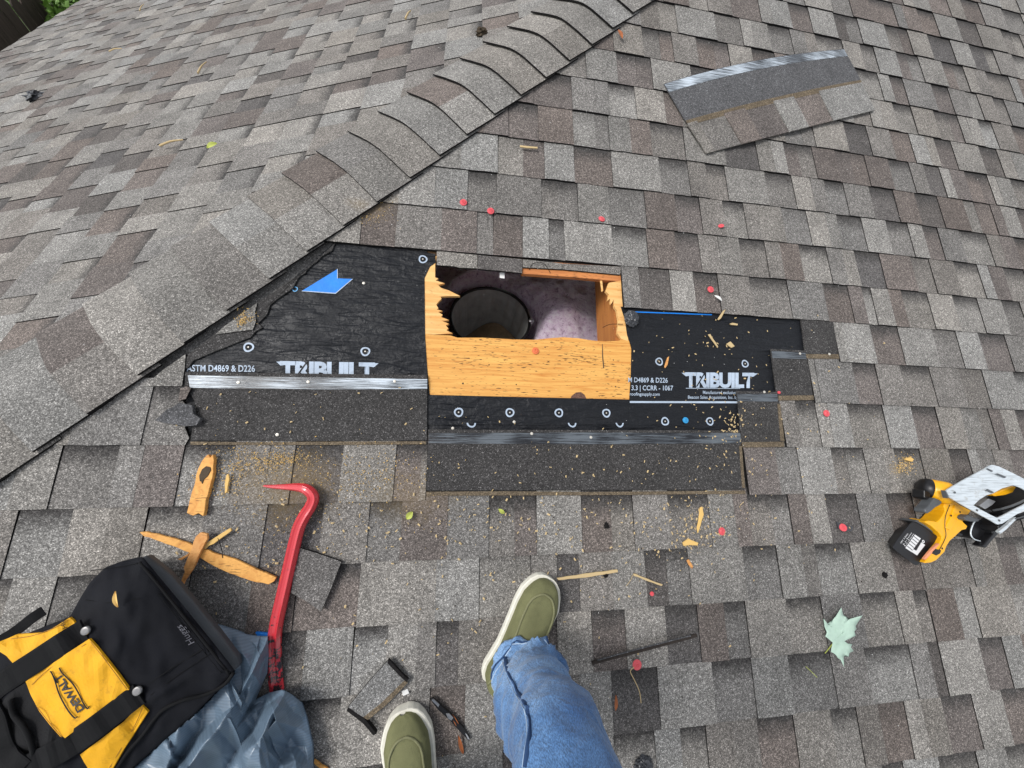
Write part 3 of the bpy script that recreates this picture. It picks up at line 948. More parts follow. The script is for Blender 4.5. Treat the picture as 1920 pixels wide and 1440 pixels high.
# nail heads left in the bare shingles
for (x, y, n) in ((447, 717, .011), (578, 716, .011), (740, 715, .011), (682, 531, .003), (849, 803, .003), (520, 815, .0105), (997, 813, .014), (1108, 820, .014), (964, 791, .005), (1500, 663, .011), (1433, 735, .012), (1555, 664, .01)):
    link('nail_head', from_bm(lathe([(0.0042, 0), (0.0038, 0.0012), (0, 0.0018)], 12, px(x, y, n))), M['dot'], roofA)

# ---------------------------------------------------------------- opening: sheathing, rafters, insulation
def jag(pts, amp, k=3, seed=0):
    r = random.Random(seed)
    out = []
    for i, p in enumerate(pts):
        q = pts[(i + 1) % len(pts)]
        out.append(p)
        if len(p) > 2 and p[2]:
            for j in range(1, k):
                t = j / k
                out.append((p[0] + (q[0] - p[0]) * t + r.uniform(-amp, amp), p[1] + (q[1] - p[1]) * t + r.uniform(-amp, amp)))
    return [(p[0], p[1]) for p in out]
board = [(797, 626), (812, 628), (845, 629), (858, 633), (905, 633), (960, 636), (1000, 637), (1030, 634), (1056, 632), (1085, 634), (1110, 638), (1135, 640), (1160, 639), (1176, 632), (1180, 640), (1184, 655), (1185, 700), (1186, 760), (1000, 756), (795, 752), (798, 700), (795, 660)]
link('plywood_board', from_bm(prism_px(board, 0.0005, 0.013, 0.0006, seg=1)), M['ply'], roofA, label='bare orange plywood sheathing below the opening')
for (x, y, r) in ((1022, 651, .0022), (917, 684, .002), (868, 719, .0028), (968, 721, .002), (1154, 725, .0022), (1150, 675, .002), (1087, 700, .0012), (850, 655, .0012)):
    link('nail_hole', from_bm(lathe([(r, 0.0), (r * 0.7, 0.0006), (0, 0.0004)], 9, px(x, y, 0.0007))), M['bark'], roofA)
link('stain', from_bm(prism_px([(1068, 751), (1072, 742), (1080, 736), (1089, 735), (1096, 740), (1101, 751)], 0.0009, 0.0003)), M['edge_stain'], roofA)
link('crack', from_bm(prism_px([(1129, 645), (1130, 645), (1131, 668), (1133, 690), (1131, 690), (1129, 668)], 0.0009, 0.0003)), M['bark'], roofA)
left = [(819, 480), (816, 497), (816, 520), (822, 522), (817, 526), (834, 531), (822, 534), (826, 539), (843, 545), (863, 555), (840, 555), (826, 556), (828, 560), (822, 566), (818, 571), (822, 578), (819, 580), (830, 583), (822, 585), (830, 590), (827, 594), (842, 600), (830, 602), (842, 607), (836, 610), (841, 616), (837, 619), (849, 625), (812, 627.5), (785, 625), (784, 520), (800, 480)]
link('plywood_board', from_bm(prism_px(left, 0.0006, 0.011, 0.0004, seg=1)), M['ply_pale'], roofA, label='torn plywood strip with splintered edge left of the opening')
right = [(1142, 530), (1165, 526), (1176, 527), (1178, 640), (1166, 636), (1158, 625), (1160, 600), (1157, 582), (1152, 575), (1151, 562), (1146, 570), (1144, 560), (1140, 563), (1142, 552), (1136, 546)]
link('plywood_board', from_bm(prism_px(right, 0.0006, 0.011, 0.0004, seg=1)), M['ply_pale'], roofA, label='broken plywood strip right of the opening')
top = [(979, 488), (1172, 500), (1176, 530), (1163, 528), (1080, 520), (979, 513)]
link('plywood_board', from_bm(prism_px(top, 0.0002, 0.016, 0.0006, seg=1)), M['ply_edge'], roofA, label='cut plywood edge along the top of the opening')
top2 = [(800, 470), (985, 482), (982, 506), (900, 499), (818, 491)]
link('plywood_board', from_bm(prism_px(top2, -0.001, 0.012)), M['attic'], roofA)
# pale underside of the sheathing, an unseen sheet added to bounce light inside the attic
def under(poly):
    return [Vector((u, v, -0.0165)) for u, v in poly]
bm = bmesh.new()
for P in ([(-1.6, -2.6), (1.9, -2.6), (1.9, HV0), (-0.95, HV0)], [(-0.95, HV0), (HU0, HV0), (HU0, HV1), (-0.55, HV1)], [(HU1, HV0), (1.9, HV0), (1.9, HV1), (HU1, HV1)], [(-0.5, HV1), (1.9, HV1), (1.9, 0.6), (1.3, 0.6)]):
    bm.faces.new([bm.verts.new(p) for p in under(P)])
link('sheathing_underside', from_bm(bm), M['ply_pale'], roofA)
# rafters below the deck
def rafter(u0, u1):
    P = [Vector((u0, -4.2, -0.017)), Vector((u1, -4.2, -0.017)), Vector((u1, (u1 - H0) / CP - 0.12, -0.017)), Vector((u0, (u0 - H0) / CP - 0.12, -0.017))]
    link('rafter', from_bm(prism_bm(P, 0.14)), M['rafter'], roofA)
rafter(0.487, 0.525); rafter(-0.123, -0.085)
# nail or wire bits hanging in the opening
link('wire', from_bm(tube_px([(992, 506, 0.002), (1000, 494, 0.012), (1020, 494, 0.014), (1032, 512, 0.004)], 0.0009, m=5)), M['edge'], roofA)
link('wire', from_bm(tube_px([(1130, 614, -0.02), (1145, 608, 0.0), (1168, 608, 0.006)], 0.0009, m=5)), M['edge'], roofA)
link('splinter', from_bm(prism_px([(1124, 517), (1128, 517), (1131, 545), (1128, 547)], -0.004, 0.002)), M['ply_pale'], roofA)
# attic floor: lumpy insulation lying between the ceiling joists
def lump(x, y):
    p = Vector((x * 9, y * 9, 0.3))
    q = Vector((x * 30, y * 30, 1.3))
    z = -0.80 + 0.035 * noise.noise(p) + 0.018 * noise.noise(q) + 0.008 * noise.noise(q * 2.6)
    z += 0.17 * math.exp(-((x - 0.39) ** 2 + (y + 1.22) ** 2) / 0.05) + 0.08 * math.exp(-((x - 0.05) ** 2 + (y + 1.00) ** 2) / 0.03)
    d = math.hypot(x - BX, y - BY)
    if d < BR + 0.05: z -= 0.34 * min(1, (BR + 0.05 - d) / 0.05)
    return z
RIMZ = -0.735
bl, br_ = pw(845, 603, RIMZ), pw(991, 590, RIMZ)
BX, BY, BR = (bl.x + br_.x) / 2, (bl.y + br_.y) / 2 - 0.0, (br_ - bl).length / 2
vs, fs = [], []
NX, NY = 110, 90
for i in range(NX + 1):
    for j in range(NY + 1):
        x = -0.9 + 2.0 * i / NX; y = -2.0 + 1.5 * j / NY
        vs.append((x, y, lump(x, y)))
for i in range(NX):
    for j in range(NY):
        a = i * (NY + 1) + j
        fs.append((a, a + NY + 1, a + NY + 2, a + 1))
link('insulation', from_pd(vs, fs), M['insulation'], frame=Matrix.Identity(4), kind='stuff', label='pale pink loose insulation on the attic floor', smooth=True)
vs = [(-1.4, -2.7, -1.15), (2.4, -2.7, -1.15), (2.4, 0.6, -1.15), (-1.4, 0.6, -1.15)]
link('ceiling', from_pd(vs, [(0, 1, 2, 3)]), M['drywall'], frame=Matrix.Identity(4), kind='structure', label='ceiling boards under the attic insulation')
# bucket standing in the attic
I4 = Matrix.Identity(4)
bk = thing('bucket', (BX, BY, RIMZ - 0.34), 'black ribbed bucket standing in the attic under the opening', 'bucket', frame=I4)
bm = bmesh.new()
m = 72
rings = []
prof = [(BR, 0.0), (BR * 1.0, -0.012), (BR * 0.97, -0.015), (BR * 0.80, -0.33), (0.001, -0.335), (0.001, -0.325), (BR * 0.775, -0.32), (BR * 0.945, -0.015), (BR * 0.955, 0.0)]
for r, z in prof:
    ringv = []
    for k in range(m):
        a = 2 * math.pi * k / m
        rr = r * (1 + (0.022 if (k % 4 < 2 and 0.1 * BR < r < 0.95 * BR) else 0))
        ringv.append(bm.verts.new((BX + rr * math.cos(a), BY + rr * math.sin(a), RIMZ + z)))
    rings.append(ringv)
for p, q in zip(rings, rings[1:] + rings[:1]):
    for k in range(m): bm.faces.new((p[k], p[(k + 1) % m], q[(k + 1) % m], q[k]))
link('tub', from_bm(bm), M['bucket'], bk)
bm = lathe([(BR * 0.97, -0.004), (BR * 1.02, -0.002), (BR * 1.02, 0.006), (BR * 0.96, 0.007), (BR * 0.955, 0.0)], 72, Vector((BX, BY, RIMZ)))
link('rim', from_bm(bm), M['blackplastic'], bk, smooth=True)
bm = lathe([(BR * 0.82, -0.20), (BR * 0.5, -0.192), (0.0, -0.196)], 40, Vector((BX + 0.0, BY, RIMZ)))
for v in bm.verts: v.co.z += 0.05 * noise.noise(v.co * 9) + 0.35 * (v.co.x - BX)
link('silt', from_bm(bm), M['silt'], bk, smooth=True)
ea = Vector((BX + BR * 1.02, BY - 0.005, RIMZ))
P = [ea + Vector(p) for p in ((-0.002, 0.0, -0.055), (0.008, 0.004, -0.03), (0.004, -0.006, -0.012), (0.014, 0.004, -0.002), (0.004, 0.012, 0.004), (-0.004, 0.03, 0.004), (-0.006, 0.055, 0.006))]
link('bail_handle', from_bm(sweep(smooth_path(P, 5), lambda i, t: circ(0.0028, 8))), M['metal'], bk, smooth=True)
bm = bmesh.new()
bmesh.ops.create_uvsphere(bm, u_segments=12, v_segments=8, radius=0.012)
bmesh.ops.translate(bm, verts=bm.verts, vec=ea)
link('ear', from_bm(bm), M['metal'], bk, smooth=True)

def single(name, bm, mat, label, cat, group=None, smooth=False, frame=MA):
    me = from_bm(bm)
    c = Vector((0, 0, 0)); n = len(me.vertices)
    for v in me.vertices: c += v.co
    c /= max(1, n)
    if frame is MA: c.z = min(v.co.z for v in me.vertices)
    return link(name, me, M[mat] if isinstance(mat, str) else mat, frame=frame, origin=c, label=label, cat=cat, group=group, smooth=smooth)

single('tag', prism_px([(937, 511), (946, 511), (946, 522), (937, 521)], -0.01, 0.001), 'paper', 'small white tag stuck at the top edge of the opening', 'tag')

# crumpled scrap of membrane at the right corner of the opening
bm = bmesh.new()
bmesh.ops.create_icosphere(bm, subdivisions=4, radius=1)
c0 = px(1184, 597, 0.012)
for v in bm.verts:
    d = v.co.normalized()
    r = 1 + 0.35 * abs(noise.noise(d * 2.3)) - 0.3 * abs(noise.noise(d * 5.1 + Vector((3, 1, 2))))
    v.co = c0 + Vector((d.x * 0.022 * r, d.y * 0.026 * r, d.z * 0.013 * r))
single('membrane_scrap', bm, 'flashing', 'crumpled black membrane scrap at the right corner of the opening', 'scrap')

# ================================================================ yard beyond the eave
fx = -5.35
fen = thing('fence', (fx, 4.0, -3.75), 'dark weathered board fence beyond the far eave', 'fence', frame=I4)
y = -1.0
k = 0
while y < 9.0:
    w = rnd.uniform(0.12, 0.145)
    z1 = -1.93 + rnd.uniform(-0.05, 0.05)
    x = fx + rnd.uniform(-0.012, 0.012)
    vs = [(x, y, -3.72), (x, y + w, -3.72), (x, y + w, z1 - 0.05), (x, y + w * 0.75, z1), (x, y + w * 0.25, z1), (x, y, z1 - 0.05)]
    bm = bmesh.new()
    a = [bm.verts.new(p) for p in vs]; b = [bm.verts.new((p[0] - 0.018, p[1], p[2])) for p in vs]
    bm.faces.new(a); bm.faces.new(b[::-1])
    for q in range(6): bm.faces.new((a[q], b[q], b[(q + 1) % 6], a[(q + 1) % 6]))
    link('board', from_bm(bm), M['fence'], fen)
    y += w + rnd.uniform(0.004, 0.02)
for z in (-3.3, -2.4):
    link('rail', from_bm(prism_bm([Vector((fx - 0.06, -1, z)), Vector((fx - 0.02, -1, z)), Vector((fx - 0.02, 9, z)), Vector((fx - 0.06, 9, z))], 0.09)), M['fence'], fen)
def leaf_cloud(c, rad, n, size, seed):
    r = random.Random(seed)
    vs, fs = [], []
    for _ in range(n):
        d = Vector((r.gauss(0, 1), r.gauss(0, 1), r.gauss(0, 1))).normalized()
        rr = (0.35 + 0.65 * r.random() ** 0.5) * (1 + 0.4 * noise.noise(d * 2.2 + Vector((seed, 0, 0))))
        p = Vector(c) + Vector((d.x * rad[0], d.y * rad[1], d.z * rad[2])) * rr
        a = Vector((r.gauss(0, 1), r.gauss(0, 1), r.gauss(0, .6))).normalized()
        b = a.cross(Vector((r.gauss(0, 1), r.gauss(0, 1), r.gauss(0, 1)))).normalized()
        s = size * r.uniform(0.6, 1.4)
        i = len(vs)
        vs += [p - a * s, p + b * s * 0.42, p + a * s, p - b * s * 0.42 + Vector((0, 0, -0.2 * s))]
        fs.append((i, i + 1, i + 2, i + 3))
    return from_pd(vs, fs)
for i, (x, y, z, rr, lb) in enumerate(((-4.95, 4.62, -2.22, 0.42, 'bright green leafy shrub between the far eave and the fence'),
                                       (-6.9, 6.6, -2.1, 1.0, 'taller green shrub behind the fence further along'),
                                       (-6.7, 2.6, -2.6, 0.8, 'low green shrub behind the near end of the fence'))):
    sh = thing('shrub', (x, y, -3.75), lb, 'shrub', 'shrubs behind the fence', frame=I4)
    link('foliage', leaf_cloud((x, y, z), (rr, rr, rr * 0.95), 1500 if i == 0 else 2600, 0.05, i + 3), M['leafgreen'], sh)
    for q in range(4):
        a = q * 1.6 + i
        P = [Vector((x, y, -3.75)), Vector((x + 0.2 * math.cos(a), y + 0.2 * math.sin(a), -3.0)), Vector((x + 0.5 * math.cos(a), y + 0.5 * math.sin(a), z + 0.2))]
        link('stem', from_bm(sweep(smooth_path(P, 4), lambda i, t: circ(0.03 * (1 - 0.7 * t), 6))), M['bark'], sh)

# ================================================================ loose things on the roof
# ---- loose shingle lying near the top
ls = thing('loose_shingle', px(1440, 190, 0.012), 'loose laminated shingle lying askew on the upper roof with a silver strip on top', 'shingle')
def LP(s, t, lift=0.0):
    """s along the strip 0..1, t from its top edge 0 to its bottom edge 1"""
    def pl(L, t):
        if t < 0.5: a, b, k = L[0], L[1], t * 2
        else: a, b, k = L[1], L[2], t * 2 - 1
        return a[0] + (b[0] - a[0]) * k, a[1] + (b[1] - a[1]) * k
    A = pl([(1245, 157), (1283, 222), (1325, 287)], t)
    B = pl([(1583, 92), (1612, 146), (1641, 206)], t)
    bow = -4 * s * (1 - s)
    x = A[0] + (B[0] - A[0]) * s + bow * 2
    y = A[1] + (B[1] - A[1]) * s + bow * (10 * (1 - t) ** 1.2)
    return px(x, y, 0.016 + 0.016 * (1 - abs(2 * s - 1) ** 2) * (1 - t * 0.6) + lift)
def strip_grid(s0, s1, t0, t1, lift, thick, ns=8, nt=3):
    vs, fs = [], []
    for i in range(ns + 1):
        for j in range(nt + 1):
            vs.append(LP(s0 + (s1 - s0) * i / ns, t0 + (t1 - t0) * j / nt, lift))
    n = len(vs)
    vs += [v - Vector((0, 0, thick)) for v in vs]
    w = nt + 1
    for i in range(ns):
        for j in range(nt):
            a = i * w + j
            fs.append((a, a + w, a + w + 1, a + 1)); fs.append((n + a, n + a + 1, n + a + w + 1, n + a + w))
    rim = [j for j in range(w)] + [i * w + nt for i in range(1, ns + 1)] + [ns * w + j for j in range(nt - 1, -1, -1)] + [i * w for i in range(ns - 1, 0, -1)]
    for p, q in zip(rim, rim[1:] + rim[:1]): fs.append((p, q, n + q, n + p))
    bm = bmesh.new()
    m_ = from_pd(vs, fs); bm.from_mesh(m_); bpy.data.meshes.remove(m_)
    return from_bm(bm)
def toned(me, t, band=0.0):
    a = me.attributes.new('tone', 'FLOAT_COLOR', 'FACE')
    a.data.foreach_set('color', [c for _ in me.polygons for c in (*t, 1)])
    return me
M['headlap_grey'] = granules('headlap_grey', (0.085, 0.085, 0.088), 0.8, 1.2)
link('headlap', strip_grid(0, 1, 0.0, 0.56, 0, 0.0035, 24, 6), M['headlap_grey'], ls)
link('sealant_film', strip_grid(0.002, 0.998, 0.005, 0.12, 0.0008, 0.0012, 24, 2), M['film'], ls)
link('dust_line', strip_grid(0.0, 1, 0.53, 0.60, 0.0010, 0.0012, 24, 1), M['dust'], ls)
for s0, s1, r, c in ((0, .055, 1, 'G'), (.055, .215, 0, 'M'), (.215, .335, 1, 'B'), (.335, .50, 0, 'B'), (.50, .615, 1, 'L'), (.615, .76, 0, 'B'), (.76, 1.0, 1, 'L')):
    me = toned(strip_grid(s0, s1, 0.57, 1.0, 0.0036 if r else 0.0004, 0.0045, 5, 3), tone(c))
    link('tab', me, [M['shingle'], M['edge']], ls)

# ---- shingle scraps
def scrap(pts, n, label, t, depth=0.006):
    o = single('shingle_scrap', prism_px(pts, n, depth), 'shingle', label, 'shingle scrap')
    toned(o.data, tone(t) if isinstance(t, str) else t)
    o.data.materials.append(M['edge'])
    for p in o.data.polygons:
        if abs(p.normal.z) < 0.7: p.material_index = 1
    return o
s1 = scrap([(728, 1238), (744, 1252), (763, 1275), (724, 1312), (684, 1347), (668, 1340), (652, 1327), (690, 1280)], 0.026, 'small grey shingle offcut with a dusty edge above the lower left shoe', (0.175, 0.172, 0.166))
link('dust_line', from_bm(prism_px([(763, 1275), (757, 1277), (715, 1318), (681, 1345), (690, 1350), (724, 1322), (764, 1281)], 0.0265, 0.006)), M['dust'], s1)
link('torn_edge', from_bm(prism_px([(728, 1236), (733, 1241), (758, 1268), (766, 1274), (762, 1279), (750, 1268), (726, 1243)], 0.0280, 0.008)), M['edge'], s1)
link('torn_edge', from_bm(prism_px([(652, 1327), (668, 1338), (684, 1348), (706, 1376), (700, 1379), (680, 1356), (650, 1333)], 0.0275, 0.012)), M['edge'], s1)
scrap([(556, 1026), (590, 1036), (640, 1053), (622, 1100), (602, 1147), (575, 1128), (546, 1112)], 0.023, 'square grey shingle offcut half under the red pry bar', (0.125, 0.118, 0.112))
fl = single('shingle_flap', prism_px([(290, 788), (300, 780), (312, 768), (324, 763), (336, 755), (346, 757), (360, 760), (362, 776), (376, 785), (368, 797), (348, 799), (332, 796), (308, 793)], 0.022, 0.01), 'headlap_grey', 'torn brown shingle flap folded back at the left end of the opening', 'shingle scrap')
scrap([(338, 729), (350, 724), (358, 728), (348, 748), (334, 752)], 0.017, 'tiny dusty shingle crumb above the folded torn flap', 'B', 0.007)

# ---- red pry bar
pathp = [(494, 911, .014), (512, 912.5, .015), (535, 913, .018), (556, 913.5, .025), (572, 917, .032), (583, 926, .034), (586, 937, .034), (580, 952, .032), (569, 969, .031), (559, 990, .030), (551, 1020, .029), (543, 1055, .028), (535, 1090, .028), (527, 1125, .028), (519, 1160, .028), (514, 1190, .027), (513, 1215, .025), (514, 1245, .022), (516, 1270, .018), (519, 1296, .014)]
P = smooth_path([px(*p) for p in pathp], 4)
def bsect(i, t):
    w = 0.0135
    h = 0.016
    if t < 0.2: w = 0.002 + (t / 0.2) * 0.0095; h = 0.004 + (t / 0.2) * 0.012
    elif t < 0.42: w = 0.0115 + (t - .2) / .22 * 0.002
    if t > 0.78:
        k = (t - 0.78) / 0.22
        h = 0.016 - 0.012 * k; w = 0.0135 + 0.0015 * math.sin(k * 2)
    return [(-w, -h * 0.5), (-w, 0), (-w * 0.55, h * 0.5), (-w * 0.2, h * 0.42), (w * 0.2, h * 0.42), (w * 0.55, h * 0.5), (w, 0), (w, -h * 0.5)]
bm = sweep(P, bsect)
pb = single('pry_bar', bm, 'redbar', 'red painted steel pry bar with a hooked claw and a worn scraped tip', 'pry bar')
c = [((px(514, 1240) - (MA.inverted() @ pb.matrix_world @ v.co)).length) for v in pb.data.vertices]
a = pb.data.attributes.new('wear', 'FLOAT', 'POINT')
a.data.foreach_set('value', [max(0, 1 - d / 0.11) for d in c])
md = pb.modifiers.new('bevel', 'BEVEL'); md.width = 0.0015; md.segments = 2; md.limit_method = 'ANGLE'

# ---- wood splinters and sticks
def splint(name, pts, n, label, cat, mat='splinter', depth=0.004, amp=1.2, seed=1, group=None):
    q = []
    r = random.Random(seed)
    for i, p in enumerate(pts):
        b = pts[(i + 1) % len(pts)]
        q.append((p[0], p[1]))
        L = math.hypot(b[0] - p[0], b[1] - p[1])
        for j in range(1, int(L / 9)):
            t = j / int(L / 9)
            q.append((p[0] + (b[0] - p[0]) * t + r.uniform(-amp, amp), p[1] + (b[1] - p[1]) * t + r.uniform(-amp, amp)))
    return single(name, prism_px(q, n, depth, 0.0006, seg=1), mat, label, cat, group)
M['splinter_bright'] = wood('bright_splinter', (0.66, 0.34, 0.09), (0.52, 0.22, 0.05), (0.06, 0.025, 0.012), 0.6, sc=(30, 30, 30))
w1 = splint('wood_chunk', [(385, 856), (390, 852), (394, 858), (399, 852), (401, 863), (400, 885), (394, 910), (385, 945), (381, 968), (372, 962), (362, 967), (350, 962), (357, 932), (366, 902), (371, 880), (378, 865)], 0.022, 'thick orange wood chunk with a dark knot left of the bar hook', 'wood chunk', 'splinter_bright', 0.011)
link('knot', from_bm(prism_px([(374, 903), (373, 892), (378, 880), (386, 874), (394, 876), (395, 882), (389, 893), (382, 899), (379, 908), (376, 902)], 0.0236, 0.003, 0.0008, seg=1)), M['bark'], w1)
splint('wood_splinter', [(424, 891), (428, 888), (430, 898), (426, 922), (421, 926), (421, 908)], 0.018, 'short thin splinter standing alone beside the orange wood chunk', 'splinter', 'chip')
splint('wood_splinter', [(261, 998), (275, 997), (320, 1008), (360, 1022), (410, 1040), (440, 1048), (480, 1067), (518, 1083), (514, 1090), (503, 1096), (470, 1089), (430, 1075), (400, 1061), (372, 1044), (330, 1026), (290, 1012), (270, 1006)], 0.021, 'longest orange splinter lying across the others above the bag', 'splinter', 'splinter_bright', 0.006)
splint('wood_splinter', [(367, 1006), (376, 998), (388, 1001), (389, 1010), (376, 1034), (366, 1058), (352, 1080), (341, 1100), (335, 1098), (346, 1072), (344, 1064), (356, 1036)], 0.030, 'forked reddish splinter propped on top of the longest one', 'splinter', 'splinter', 0.006)
splint('wood_splinter', [(380, 1022), (395, 1013), (415, 1000), (432, 990), (434, 995), (428, 1000), (408, 1014), (384, 1030)], 0.022, 'short pale splinter at the upper right of the splinter pile', 'splinter', 'chip', 0.004)
splint('wood_splinter', [(332, 1049), (350, 1040), (358, 1033), (352, 1043), (340, 1051)], 0.018, 'small reddish sliver under the forked splinter', 'splinter', 'splinter', 0.003)
single('wire', tube_px([(405, 1001, .02), (411, 1015, .022), (416, 1032, .020), (417, 1046, .022)], 0.0008, m=5), 'edge', 'thin dark wire bent over the splinter pile', 'wire')
splint('stick', [(1044, 1084), (1090, 1077), (1158, 1068), (1159, 1073), (1100, 1083), (1047, 1088)], 0.018, 'long straw coloured stick touching the toe of the right shoe', 'stick', 'straw', 0.003, 0.5)
splint('stick', [(1188, 1076), (1192, 1076), (1225, 1090), (1243, 1096), (1241, 1099), (1215, 1090), (1189, 1080)], 0.016, 'short straw coloured stick right of the long one', 'stick', 'straw', 0.003, 0.5)
single('straw', tube_px([(1186, 1078, .015), (1183, 1087, .014), (1174, 1099, .013)], 0.0006, m=5), 'straw', 'thin pale straw beside the short stick', 'straw')
splint('wood_splinter', [(1313, 952), (1317, 950), (1320, 965), (1314, 985), (1309, 1000), (1307, 990), (1311, 970)], 0.016, 'thin upright splinter below the right headlap', 'splinter', 'chip', 0.003)
splint('wood_splinter', [(1281, 1018), (1292, 1010), (1297, 1013), (1310, 1018), (1308, 1023), (1292, 1022), (1283, 1024)], 0.017, 'small frayed wood chip left of the red cap in mid roof', 'splinter', 'chip', 0.005)
splint('wood_splinter', [(1288, 1051), (1292, 1049), (1300, 1062), (1298, 1067)], 0.014, 'reddish little splinter below the frayed wood chip', 'splinter', 'splinter', 0.003)
splint('wood_splinter', [(1328, 627), (1332, 626), (1347, 650), (1346, 652)], 0.007, 'straight straw sliver lying on the right underlayment', 'splinter', 'straw', 0.003, 0.4)
splint('wood_splinter', [(1346, 598), (1357, 582), (1361, 580), (1352, 597), (1348, 600)], 0.016, 'bent straw sliver over the top edge of the right underlayment', 'splinter', 'straw', 0.003, 0.4)
splint('wood_splinter', [(1368, 607), (1374, 605), (1384, 607), (1383, 610), (1372, 609)], 0.007, 'tiny chip on the right underlayment near its top edge', 'splinter', 'straw', 0.003, 0.4)
splint('wood_splinter', [(1246, 688), (1252, 670), (1255, 668), (1252, 684), (1248, 690)], 0.008, 'reddish sliver beside the ring mark left of the right lettering', 'splinter', 'splinter', 0.003, 0.3)
splint('wood_splinter', [(1362, 645), (1370, 640), (1378, 649), (1372, 652)], 0.007, 'pale chip in the middle of the right underlayment', 'splinter', 'straw', 0.003, 0.4)
splint('wood_splinter', [(1698, 860), (1708, 857), (1714, 861), (1711, 866), (1700, 863)], 0.018, 'curled wood chip on the sawdust heap by the saw', 'splinter', 'chip', 0.005)
# dark twig
P = [(1110, 1243, .016), (1150, 1232, .018), (1200, 1219, .020), (1250, 1206, .019), (1306, 1191, .017)]
tw = thing('twig', px(1205, 1220, 0.008), 'long dark grey twig lying right of the right shoe', 'twig')
link('stem', from_bm(tube_px(P, lambda t: 0.0052 * (1 - 0.35 * abs(t - 0.5)), m=7)), M['twig'], tw)
link('bark_strip', from_bm(tube_px([(1120, 1238, .019), (1200, 1216, .023), (1295, 1192, .020)], 0.0018, m=5)), M['paper'] if False else M['headlap_grey'], tw)

# ---- plastic cap nails
def cap(x, y, n, label, mat='redcap', r=0.0112, tilt=(0, 0), flat=False):
    o = thing('cap_nail', px(x, y, n), label, 'cap nail', 'plastic cap nails scattered on the roof')
    ax = Vector((tilt[0], tilt[1], 1)).normalized()
    c = px(x, y, n)
    link('cap', from_bm(lathe([(0, 0.0), (r * 0.96, 0.0), (r, 0.0012), (r * 0.93, 0.0026), (r * 0.62, 0.0030), (r * 0.5, 0.0046), (r * 0.32, 0.0046), (r * 0.24, 0.0034), (0, 0.0034)], 26, c, ax)), M[mat], o)
    if not flat:
        link('nail_head', from_bm(lathe([(0.0022, 0.0034), (0.002, 0.0046), (0, 0.005)], 10, c, ax)), M['metal'] if False else M[mat], o)
    return o
cap(869, 380, .012, 'red cap nail left of a pair, nearest the hip above the opening')
cap(920, 396, .012, 'red cap nail just right of the one nearest the hip')
cap(1128, 411, .012, 'red cap nail above the top right corner of the opening', tilt=(.1, .25))
cap(1352, 424, .014, 'red cap nail tipped on edge, highest on the right side', tilt=(-.5, .5), r=0.0095)
cap(1332, 543, .012, 'red cap nail just above the right underlayment with a pale curl below')
cap(1549, 775, .012, 'red cap nail on a tab right of the stepped headlaps')
cap(1353, 996, .012, 'red cap nail below the right headlap beside wood chips', tilt=(.1, 0))
cap(1580, 989, .014, 'red cap nail with torn black scrap, left of the saw battery', tilt=(-.25, .2))
cap(1194, 1246, .022, 'bright red cap nail with a bent pale wire, below the dark twig', r=0.0125)
cap(1222, 1113, .012, 'smallest red cap nail, dull and half buried above the dark twig', r=0.0058)
cap(1004, 658, .0015, 'faded orange red cap nail pressed flat on the bare plywood', 'fadedcap', 0.0105, flat=True)
cap(1285, 788, .003, 'single blue cap nail on the right underlayment', 'bluecap', 0.0095)
cap(1460, 736, .012, 'tiny red cap fragment on the stepped headlap', 'redcap', 0.005)
single('bent_wire', tube_px([(1189, 1251, .03), (1182, 1259, .024), (1190, 1276, .020), (1199, 1297, .016), (1202, 1318, .014)], 0.0011, m=6), 'straw', 'thin pale bent wire hanging from the bright red cap nail', 'wire')
single('membrane_scrap', prism_px([(1569, 978), (1575, 982), (1588, 984), (1600, 988), (1596, 996), (1586, 996), (1572, 992)], 0.013, 0.003), 'flashing', 'torn silver black scrap under the red cap near the saw', 'scrap')

# ---- maple leaf, other leaves, twigs and litter
lf = thing('maple_leaf', px(1577, 1195, 0.012), 'pale green maple leaf lying face down on the lower right roof', 'leaf')
def zz(p): return (1280 + p[0] / 3, 960 + p[1] / 3)
LFP = [(845, 735), (822, 715), (803, 700), (812, 678), (799, 645), (793, 600), (815, 628), (842, 662), (836, 628), (846, 605), (862, 588), (872, 572), (893, 538), (903, 578), (900, 612), (905, 632), (891, 668), (897, 690), (908, 660), (907, 628), (924, 614), (940, 602), (1012, 582), (985, 622), (973, 642), (978, 658), (966, 672), (974, 696), (945, 710), (910, 726), (928, 740), (954, 744), (946, 760), (962, 782), (938, 792), (934, 814), (912, 800), (906, 812), (908, 872), (890, 832), (874, 822), (864, 806), (846, 792), (834, 788), (838, 764)]
LFPOLD = [(845, 735), (822, 712), (805, 690), (814, 672), (802, 640), (793, 605), (812, 622), (838, 655), (838, 628), (845, 607), (858, 590), (872, 580), (880, 562), (892, 550), (897, 570), (906, 582), (899, 605), (902, 625), (893, 650), (905, 648), (910, 622), (922, 618), (935, 607), (965, 598), (1005, 588), (985, 622), (974, 642), (976, 660), (968, 672), (972, 694), (945, 708), (918, 722), (930, 738), (952, 744), (946, 760), (960, 780), (940, 792), (934, 812), (918, 800), (908, 806), (908, 858), (890, 832), (878, 815), (862, 808), (852, 790), (838, 786), (836, 768)]
def hleaf(x, y):
    d = math.hypot(x - 1577, y - 1195)
    return 0.014 + 0.006 * noise.noise(Vector((x / 18, y / 18, 0))) + 0.00012 * d
link('blade', from_bm(drape([zz(p) for p in LFP], hleaf, 0.002, 3, 0.0006)), M['leafpale'], lf, smooth=True)
link('stalk', from_bm(tube_px([zz((850, 732)) + (.018,), zz((825, 765)) + (.015,), zz((800, 795)) + (.014,)], 0.0011, m=6)), M['leafyellow'], lf)
